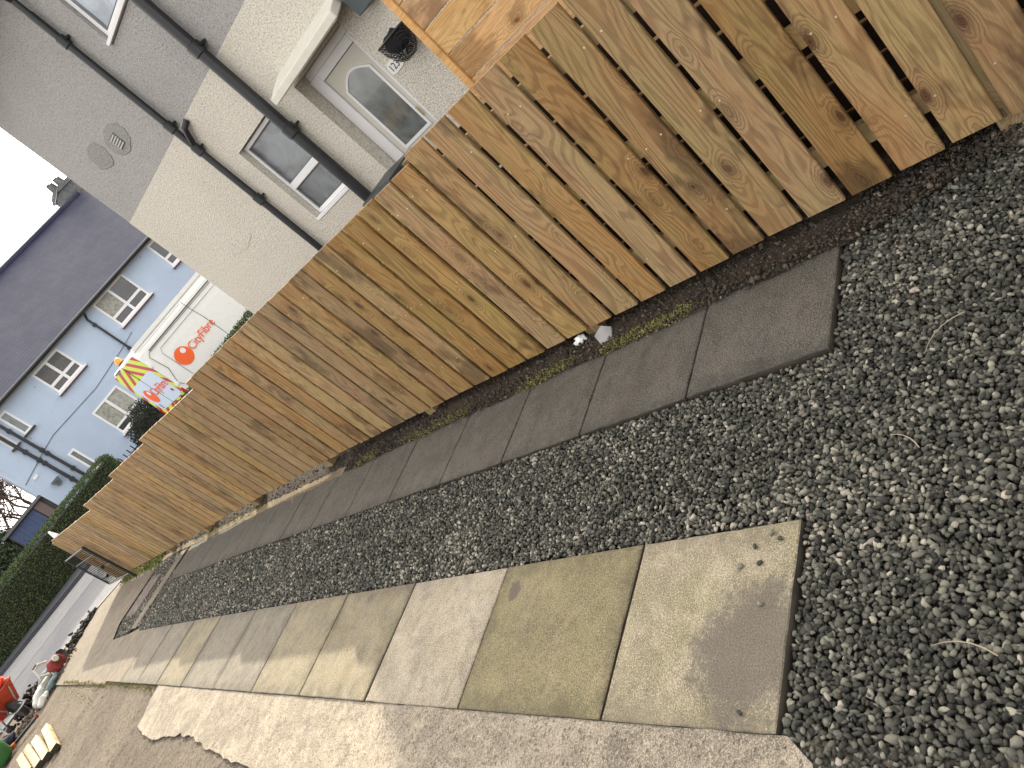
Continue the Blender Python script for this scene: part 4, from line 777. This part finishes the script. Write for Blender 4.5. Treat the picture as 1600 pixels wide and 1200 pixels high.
def tree(c, h, seed, label, mat=BARK, leaves=0, spread=.55):
    rd = random.Random(seed); root = empty('bare_tree', c, 0, label, 'tree'); tr = MB(); cr_ = MB(); tips = []
    def grow(p, d, L, r, lv):
        q = p + d * L; m1 = p + d * L * .5 + Vector((rd.uniform(-1, 1), rd.uniform(-1, 1), 0)) * L * .06
        (tr if lv == 0 else cr_).tube([p, m1, q], [r, r * .85, r * .7], 5 if lv < 2 else 3, cap=False)
        if lv >= 5: tips.append(q); return
        for k in range(3 if lv < 4 else 4):
            nd = (d + Vector((rd.gauss(0, 1), rd.gauss(0, 1), rd.gauss(.15, .6))) * spread).normalized(); grow(q if k else p + d * L * rd.uniform(.6, 1), nd, L * rd.uniform(.62, .82), r * .58, lv + 1)
    grow(Vector((0, 0, 0)), Vector((0, 0, 1)), h * .28, h * .022, 0); tr.build('trunk', mat, root); cr_.build('crown', mat, root)
    if leaves: P = np.repeat(np.array([t[:] for t in tips]), leaves, 0); P = P + rng.normal(0, h * .025, P.shape); leaf_mesh('dead_leaves', P, rng.uniform(.05, .12, len(P)), simple('brown dead leaves', (.13, .09, .075), .8), root)
    return root
tree((6.3, 36.5, -.5), 5.0, 3, 'bare brown tree nearest the left end of the pale blue house', leaves=12)
tree((5.0, 38, -.5), 4.4, 8, 'smaller bare tree at the far left above the bushes', leaves=12)
tree((7.4, 40, -.5), 5.6, 12, 'bare tree half hidden behind the left end of the pale blue house', leaves=12)
tree((6.2, 43, -.5), 6.2, 21, 'tallest bare tree, behind the other bare ones', leaves=10)
# ------------------------------------------------------------------ traffic cone
cn2 = empty('traffic_cone', (3.75, 22.5, gz(22.5)), 0, 'white and red traffic cone showing its tip over the fence end', 'cone')
MB().box((-.2, -.2, 0), (.2, .2, .04)).build('base', RUB, cn2); MB().lathe([(.17, .04), (.135, .35)], (0, 0, 0), 16).build('cone', RED, cn2, smooth=True)
MB().lathe([(.134, .351), (.088, .95)], (0, 0, 0), 16).build('red_sleeve', simple('bright red sleeve', (.7, .06, .04), .4), cn2, smooth=True); MB().lathe([(.087, .951), (.075, 1.02), (.04, 1.15), (.03, 1.20)], (0, 0, 0), 16).build('white_top', UPVC, cn2, smooth=True)
cn2.scale = (.95, .95, 1.05)
# ------------------------------------------------------------------ van
VX, VY, VZ = 6.85, 17.0, gz(18) + .0
van = empty('panel_van', (VX, VY, VZ), 0, 'white high roof panel van with an orange logo parked beyond the fence', 'van')
def vz(z): return z - VZ
RH = vz(1.93)
# body cross-section in y,z (y=0 near side, 2.05 far side) swept along x with a shaped nose
def body():
    def sec(h, inset, yt):
        return [(.06, .28), (.0, .45), (-.0, 1.05), (.015, 1.75 * h / 2.38 + .0), (.05 + inset, h - .22), (.14 + inset, h - .05), (.28 + inset, h), (2.05 - .28 - inset, h), (2.05 - .14 - inset, h - .05), (2.05 - .05 - inset, h - .22), (2.035, 1.75 * h / 2.38), (2.05, 1.05), (2.05, .45), (1.99, .28)]
    xs = [(0, RH - .03, .02), (.04, RH, .0), (.3, RH + .01, 0), (3.6, RH + .01, 0), (4.1, RH - .05, .02), (4.6, RH - .45, .08), (5.0, 1.35, .12), (5.5, 1.12, .14), (5.75, .85, .16)]
    V = []; F = []; n = 14
    for x, h, i in xs:
        for (yy, zz) in sec(h, i, 0): V.append((x, yy, min(zz, h)))
    for k in range(len(xs) - 1):
        for q in range(n): F.append((k * n + q, k * n + (q + 1) % n, (k + 1) * n + (q + 1) % n, (k + 1) * n + q))
    F += [tuple(range(n)), tuple((len(xs) - 1) * n + q for q in range(n))[::-1]]
    b = MB(); b.add(V, F); return b.build('body', VANW, van, bevel=.03)
vb = body()
def line(pts, r=.008, name='panel_line', mat=GAP):
    MB().tube(pts, r, 4).build(name, mat, van)
Z = vz
line([(.10, -.004, Z(.62)), (.04, -.004, Z(.75)), (.20, .0, Z(1.10)), (.16, .006, Z(1.55)), (.25, .02, Z(1.62)), (3.9, .02, Z(1.58))], .007)
line([(.42, -.004, Z(.60)), (.42, .0, Z(1.40)), (.50, .01, Z(1.50)), (3.6, .01, Z(1.46))], .005)
line([(1.75, .03, Z(1.80)), (1.75, .02, Z(1.60)), (1.78, .0, Z(1.2)), (1.78, -.004, Z(.4))], .006)
line([(.12, .02, Z(1.80)), (1.7, .03, Z(1.80))], .004)
MB().tube([(.3, .035, Z(1.655)), (3.6, .035, Z(1.635))], .016, 5).build('slide_rail', GAP, van)
MB().box((.1, .09, RH - .06), (4.0, .13, RH + .035)).build('roof_gutter', VANW, van)
MB().lathe([(.0, -.0), (.03, .0), (.03, .01)], (1.95, .12, RH + .03), 10).build('roof_plug', BLKM, van)
# orange roundel and lettering on the side
def roundel(c, r, plane, parent, name='roundel', white=(.36, .42, .30), sq=1.0):
    n = 40; b = MB(); V = []; x, y, z = c
    for k in range(n):
        a = 2 * math.pi * k / n; u, w = r * math.cos(a) * sq, r * math.sin(a)
        V.append((x + u, y, z + w) if plane == 'y' else (x, y - u, z + w))
    b.add(V, [tuple(range(n))]); o = b.build(name, VORG, parent)
    b = MB(); V = []
    for k in range(n):
        a = 2 * math.pi * k / n; u, w = (r * white[0] + r * white[2] * math.cos(a)) * sq, r * white[1] + r * white[2] * math.sin(a)
        V.append((x + u, y - .003, z + w) if plane == 'y' else (x - .003, y - u, z + w))
    b.add(V, [tuple(range(n))]); b.build('white_dot', UPVC, o); return o
roundel((.67, -.008, Z(1.0)), .228, 'y', van)
text_mesh('lettering', 'CityFibre', .29, VORG, van, (.90, -.012, Z(.91)), (math.pi / 2, math.radians(0), 0), .002, .86)
# rear doors: chevrons, blue vinyl, logo, lamps
ch_ = MB(); ch_.prism([(.06, Z(.35)), (1.99, Z(.35)), (2.0, Z(1.35)), (1.90, Z(1.85)), (.15, Z(1.85)), (.05, Z(1.35))], -.012, -.004, 'x'); ch_.build('rear_chevrons', CHEV, van)
wv = MB(); wv.prism([(.20, Z(.62)), (.30, Z(.52)), (1.75, Z(.52)), (1.85, Z(.62)), (1.85, Z(1.30)), (1.75, Z(1.40)), (.30, Z(1.40)), (.20, Z(1.30))], -.020, -.013, 'x'); wv.build('rear_vinyl', FRNT, van)
roundel((-.026, 1.50, Z(.96)), .22, 'x', van, 'rear_roundel')
text_mesh('rear_lettering', 'CityFibre', .33, VORG, van, (-.026, 1.27, Z(.88)), (math.pi / 2, 0, -math.pi / 2), .002, .84)
text_mesh('rear_letter', 'E', .2, GAP, van, (-.026, 1.72, Z(.56)), (math.pi / 2, 0, -math.pi / 2), .002)
MB().tube([(-.02, 1.03, Z(.3)), (-.02, 1.03, Z(1.87))], .008, 4).build('door_split', GAP, van)
for yy in (.0, 1.95): MB().box((-.03, yy + .01, Z(.28)), (.05, yy + .09, Z(.62))).build('tail_lamp', REDL, van, bevel=.01)
MB().box((-.035, .36, Z(.70)), (-.02, .42, Z(.78))).build('fuel_badge', REDL, van)
for zz in (.75, 1.42): MB().box((-.03, -.035, Z(zz) - .04), (.04, .03, Z(zz) + .04)).build('hinge', UPVC, van); 
MB().box((-.10, .02, Z(-.12)), (.02, 2.03, Z(.05))).build('bumper', RUB, van, bevel=.02)
MB().box((-.03, 1.25, Z(1.86)), (-.0, 1.65, Z(1.89))).build('high_brake_lamp', BLKM, van)
bc = empty('beacon', (.28, 1.55, RH + .01)); bc.parent = van
MB().lathe([(.09, 0), (.09, .03)], (0, 0, 0), 14).build('beacon_base', BLKM, bc); MB().lathe([(.078, .031), (.085, .08), (.075, .15), (.04, .185), (.0, .19)], (0, 0, 0), 16).build('beacon_lens', AMB, bc, smooth=True)
for xw in (1.05, 4.75):
    for yw in (.0, 1.83): 
        w_ = MB(); w_.lathe([(.22, -.0), (.34, .01), (.35, .1), (.34, .21), (.22, .22)], (xw, yw, .35), 24, 'y'); tw = w_.build('wheel', RUB, van); MB().lathe([(.20, -.012), (.20, .0)], (xw, yw if yw < 1 else yw + .23, .35), 16, 'y').build('rim', GALV, tw)
MB().add([(4.15, .2, RH - .09), (4.15, 1.85, RH - .09), (4.98, 1.9, 1.38), (4.98, .15, 1.38), (4.17, .2, RH - .06), (4.17, 1.85, RH - .06), (5.03, 1.9, 1.40), (5.03, .15, 1.40)], [(4, 5, 6, 7), (0, 3, 2, 1)]).build('windscreen', GL_DARK, van)
MB().box((3.75, -.01, 1.25), (4.6, .0, 1.8)).build('side_window', GL_DARK, van)
# ------------------------------------------------------------------ clutter at the far end of the drive
def heap(name, P, s0, s1, mat, lab=None, cat=None, kind='stuff', sub=2):
    n = len(P); o = scatter_mesh(name, P, rng.uniform(s0, s1, n), rng.random(n), mat, sub); return tag(o, lab, cat, kind=kind)
def line_pts(pts, n, w, h):
    out = []; pts = [Vector(p) for p in pts]; L = [(b - a).length for a, b in zip(pts[:-1], pts[1:])]; T = sum(L)
    for _ in range(n):
        t = random.uniform(0, T); i = 0
        while t > L[i]: t -= L[i]; i += 1
        p = pts[i].lerp(pts[i + 1], t / L[i]); out.append((p.x + random.gauss(0, w), p.y + random.gauss(0, w), gz(p.y) + abs(random.gauss(0, h))))
    return np.array(out)
heap('dug_tarmac', line_pts([(1.72, 15.15), (1.35, 15.0), (1.05, 14.7), (.85, 14.6)], 260, .055, .035), .012, .055, G_CLOD)
heap('dug_soil', line_pts([(.50, 15.3), (.30, 15.15), (.15, 15.0), (-.1, 14.9)], 240, .09, .07), .015, .06, G_CLOD)
heap('rubble', line_pts([(.9, 14.3), (.4, 14.1), (-.3, 14.1), (-.9, 14.2)], 420, .16, .01), .008, .028, G_SOIL)
# near kerb of the road
kb2 = MB(); ne = [(2.6, 14.40), (2.33, 14.55), (1.81, 15.30), (.98, 16.05), (.23, 16.65)]
for (a, b_), (c, d) in zip(ne[:-1], ne[1:]):
    L = math.hypot(c - a, d - b_); nx, ny = (d - b_) / L * -.09, (c - a) / L * .09; za, zb = gz(b_), gz(d)
    kb2.add([(a, b_, za - .08), (c, d, zb - .08), (c + nx, d + ny, zb - .08), (a + nx, b_ + ny, za - .08), (a, b_, za + .012), (c, d, zb + .012), (c + nx, d + ny, zb + .012), (a + nx, b_ + ny, za + .012)], [(0, 3, 2, 1), (4, 5, 6, 7), (0, 1, 5, 4), (1, 2, 6, 5), (2, 3, 7, 6), (3, 0, 4, 7)])
tag(kb2.build('near_kerb', C_KERB), kind='structure')
W_END = simple('dark end grain', (.035, .028, .02), .9)  # darker face on the near end of each timber length
# pale timber lengths
for k, (xa, ya, xb, yb, lab) in enumerate(((-.075, 11.5, -.20, 9.78, 'pale sawn timber length nearest the slabs, set at an angle to the others'), (-.232, 11.75, -.30, 9.95, 'second pale timber length of the group of four'), (-.352, 11.95, -.40, 10.1, 'third pale timber length of the group of four'), (-.465, 12.0, -.50, 10.4, 'outermost pale timber length, at the photo edge'))):
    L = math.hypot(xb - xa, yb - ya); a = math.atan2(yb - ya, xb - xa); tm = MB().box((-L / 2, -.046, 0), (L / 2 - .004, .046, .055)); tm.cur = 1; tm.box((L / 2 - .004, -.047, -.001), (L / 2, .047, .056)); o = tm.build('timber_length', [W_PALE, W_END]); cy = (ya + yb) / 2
    o.location = ((xa + xb) / 2, cy, gz(cy) - .012); o.rotation_euler = (0, 0, 0); o.rotation_euler = Matrix.Rotation(a, 3, 'Z').to_euler(); 
    sl = (gz(yb) - gz(ya)) / L; o.rotation_euler.rotate_axis('Y', -math.atan(sl)); tag(o, lab, 'timber', 'pale timber lengths on the yard')
# long digging bar
br = empty('digging_bar', (0, 0, 0), 0, 'long black digging bar with an orange grip lying on the yard beside the timber', 'bar')
def bp(t): x = -.0 + (-.62) * t; y_ = 13.0 + .55 * t; return (x, y_, gz(y_) + .035)
MB().tube([bp(0.03), bp(.62)], .022, 8).build('shaft', BLKM, br); MB().tube([bp(.62), bp(.68), bp(1.0)], [.026, .034, .030], 8).build('grip', simple('orange grip', (.55, .14, .03), .5), br); MB().tube([bp(1.0), bp(1.4)], .020, 8).build('shaft_end', BLKM, br); MB().tube([bp(0), bp(.03)], .028, 8).build('tip', RED, br)
# wheelbarrow: wheel and nose guard point to +x
wbw = empty('wheelbarrow', (-.05, 14.75, gz(14.6)), math.radians(-78), 'orange red wheelbarrow with a galvanised frame loaded with dark soil', 'wheelbarrow')
tx = lambda x, y, z: (x, y, z)
b = MB(); o_ = [(-.62, -.33, .62), (.34, -.30, .56), (.34, .30, .56), (-.62, .33, .62)]; i_ = [(-.40, -.20, .26), (.02, -.19, .24), (.02, .19, .24), (-.40, .20, .26)]
b.add(o_ + i_ + [(p[0] * .985, p[1] * .965, p[2] + .004) for p in o_] + [(p[0], p[1] * .95, p[2] + .012) for p in i_], [(0, 1, 5, 4), (1, 2, 6, 5), (2, 3, 7, 6), (3, 0, 4, 7), (4, 5, 6, 7), (8, 12, 13, 9), (9, 13, 14, 10), (10, 14, 15, 11), (11, 15, 12, 8), (12, 15, 14, 13), (0, 8, 9, 1), (1, 9, 10, 2), (2, 10, 11, 3), (3, 11, 8, 0)])
b.build('tray', ORNG, wbw, bevel=.01)
MB().tube([(-.62, -.335, .625), (.345, -.305, .565), (.345, .305, .565), (-.62, .335, .625), (-.62, -.335, .625)], .014, 6).build('tray_rim', ORNG, wbw)
f_ = MB()
for s_ in (-1, 1):
    f_.tube([(-1.15, .27 * s_, .62), (-.55, .22 * s_, .30), (.0, .10 * s_, .22), (.24, .07 * s_, .18)], .016, 8)
    f_.tube([(-.5, .20 * s_, .28), (-.42, .24 * s_, .0), (-.30, .23 * s_, .0), (-.18, .16 * s_, .24)], .014, 8)
    f_.tube([(.08, .10 * s_, .23), (.22, .10 * s_, .30), (.30, .20 * s_, .50)], .012, 8)
f_.tube([(.24, .07, .18), (.50, .08, .20), (.54, .0, .20), (.50, -.08, .20), (.24, -.07, .18)], .013, 8); f_.build('frame', GALV, wbw)
ty = MB(); 
prof = [(.10 + .04 * 0, -.05)]; ty.lathe([(.09, -.035), (.15, -.05), (.18, -.03), (.185, 0), (.18, .03), (.15, .05), (.09, .035)], (.17, 0, .185), 24, 'y'); wh = ty.build('wheel', RUB, wbw, smooth=False); MB().lathe([(.085, -.03), (.085, .03)], (.17, 0, .185), 14, 'y').build('rim', RED, wh)
for s_ in (-1, 1): MB().tube([(-1.3, .27 * s_, .69), (-1.14, .27 * s_, .61)], .02, 8).build('grip', RUB, wbw)
ld = scatter_mesh('soil_load', np.column_stack([rng.uniform(-.24, .24, 260), rng.uniform(-.15, .50, 260), .52 + rng.uniform(-.06, .10, 260)]) + np.array([-.05, 14.75, gz(14.6)]), rng.uniform(.02, .06, 260), rng.random(260), G_CLOD, 2); tag(ld, 'heap of dark soil and tarmac loaded in the wheelbarrow', 'soil')
tb = MB().tube([(-.02, 14.60, gz(14) + .56), (.22, 14.45, gz(14) + .62), (.28, 14.42, gz(14) + .64)], [.03, .034, .034], 10).build('plastic_tube', simple('orange plastic', (.72, .06, .03), .4)); tag(tb, 'short orange plastic tube sticking out of the loaded barrow', 'tube')
# sacks, cut-off saw
def sack(name, pts, rad, mat, label, seed):
    b = MB(); fine = []; rr = []
    for i in range(len(pts) - 1):
        for t in range(6): fine.append(Vector(pts[i]).lerp(Vector(pts[i + 1]), t / 6)); rr.append((rad[i] + (rad[i + 1] - rad[i]) * t / 6))
    fine.append(Vector(pts[-1])); rr.append(rad[-1]); n = 18; b.tube(fine, rr, n)
    V = []
    for v_ in b.V: q = Vector(v_); nn = mn.noise_vector(q * 11 + Vector((seed, 0, 0))) * .022 + mn.noise_vector(q * 28) * .009; V.append(tuple(q + nn))
    b.V = V; o = b.build(name, mat, None, smooth=True); return tag(o, label, 'sack')
gg = gz(14.2)
sack('rubble_sack', [(.66, 14.35, gg + .16), (.52, 14.25, gg + .14), (.33, 14.1, gg + .12)], [.04, .065, .05], GRYS, 'dark grey upper end of a rolled sack beside the red cut-off saw', 1)
sack('rubble_sack', [(.56, 14.12, gg + .12), (.38, 13.98, gg + .12), (.20, 13.82, gg + .10), (.10, 13.74, gg + .08)], [.035, .055, .065, .04], WHT, 'crumpled white rubble sack next to the wheelbarrow nose', 4)
sack('rubble_sack', [(.60, 13.95, gg + .07), (.46, 13.82, gg + .07), (.33, 13.70, gg + .06)], [.035, .05, .035], TEAL, 'grey teal rolled sack lying nearest the slabs by the saw', 7)
sack('rubble_sack', [(.33, 13.72, gg + .06), (.20, 13.58, gg + .07), (.11, 13.50, gg + .05)], [.03, .055, .03], WHT, 'small grey white sack end lying on the yard below the teal one', 9)
sw = empty('cut_off_saw', (.74, 14.15, gz(14.15)), math.radians(35), 'red petrol cut-off saw with a white looped handle beside the dug kerb', 'saw')
MB().prism([(-.12, .03), (.10, .03), (.13, .10), (.11, .20), (.05, .235), (-.07, .25), (-.12, .20), (-.135, .10)], -.08, .08, 'y').build('engine_casing', RED, sw, bevel=.03)
for k in range(4): MB().box((-.07, -.084, .07 + k * .035), (.06, -.081, .085 + k * .035)).build('cooling_slot', BLKM, sw)
MB().lathe([(.05, -.0), (.055, -.02), (.04, -.03)], (-.01, -.081, .2), 14, 'y').build('starter_cover', WHT, sw)
MB().tube([(-.05, -.0, .27), (-.16, 0, .36), (-.28, 0, .36), (-.33, 0, .24), (-.22, 0, .14)], .022, 8).build('handle', WHT, sw); MB().tube([(-.18, -.0, .385), (-.27, 0, .385)], .016, 6).build('handle_grip', BLKM, sw)
MB().lathe([(.10, -.006), (.10, .006)], (.24, .11, .10), 24, 'y').build('disc', simple('dark steel disc', (.10, .10, .11), .4, .5, .8), sw); MB().prism([(.14, .12), (.34, .12), (.32, .19), (.24, .22), (.16, .19)], .08, .14, 'y').build('guard', BLKM, sw, bevel=.01); MB().box((-.12, -.08, .0), (.10, .08, .028)).build('base', GRYS, sw)
# green tub and dark sack under the barrow
gb = empty('green_tub', (-.62, 13.35, gz(13.35)), 0, 'round green plastic tub at the photo edge beside the barrow', 'tub')
MB().lathe([(.12, 0), (.17, .05), (.20, .22), (.205, .30), (.19, .31), (.17, .10)], (0, 0, 0), 28).build('tub_body', GRN, gb, smooth=True)
MB().tube([(-.2, 0, .29), (-.18, 0, .42), (0, 0, .48), (.18, 0, .42), (.2, 0, .29)], .006, 6).build('handle', GALV, gb)
blob('rubbish_sack', (-.50, 14.0, gz(14) + .08), .16, simple('navy plastic sack', (.02, .028, .05), .35, .5), 'dark navy plastic sack on the ground under the barrow legs', 'sack', (1.2, .9, .6), 11, .3)
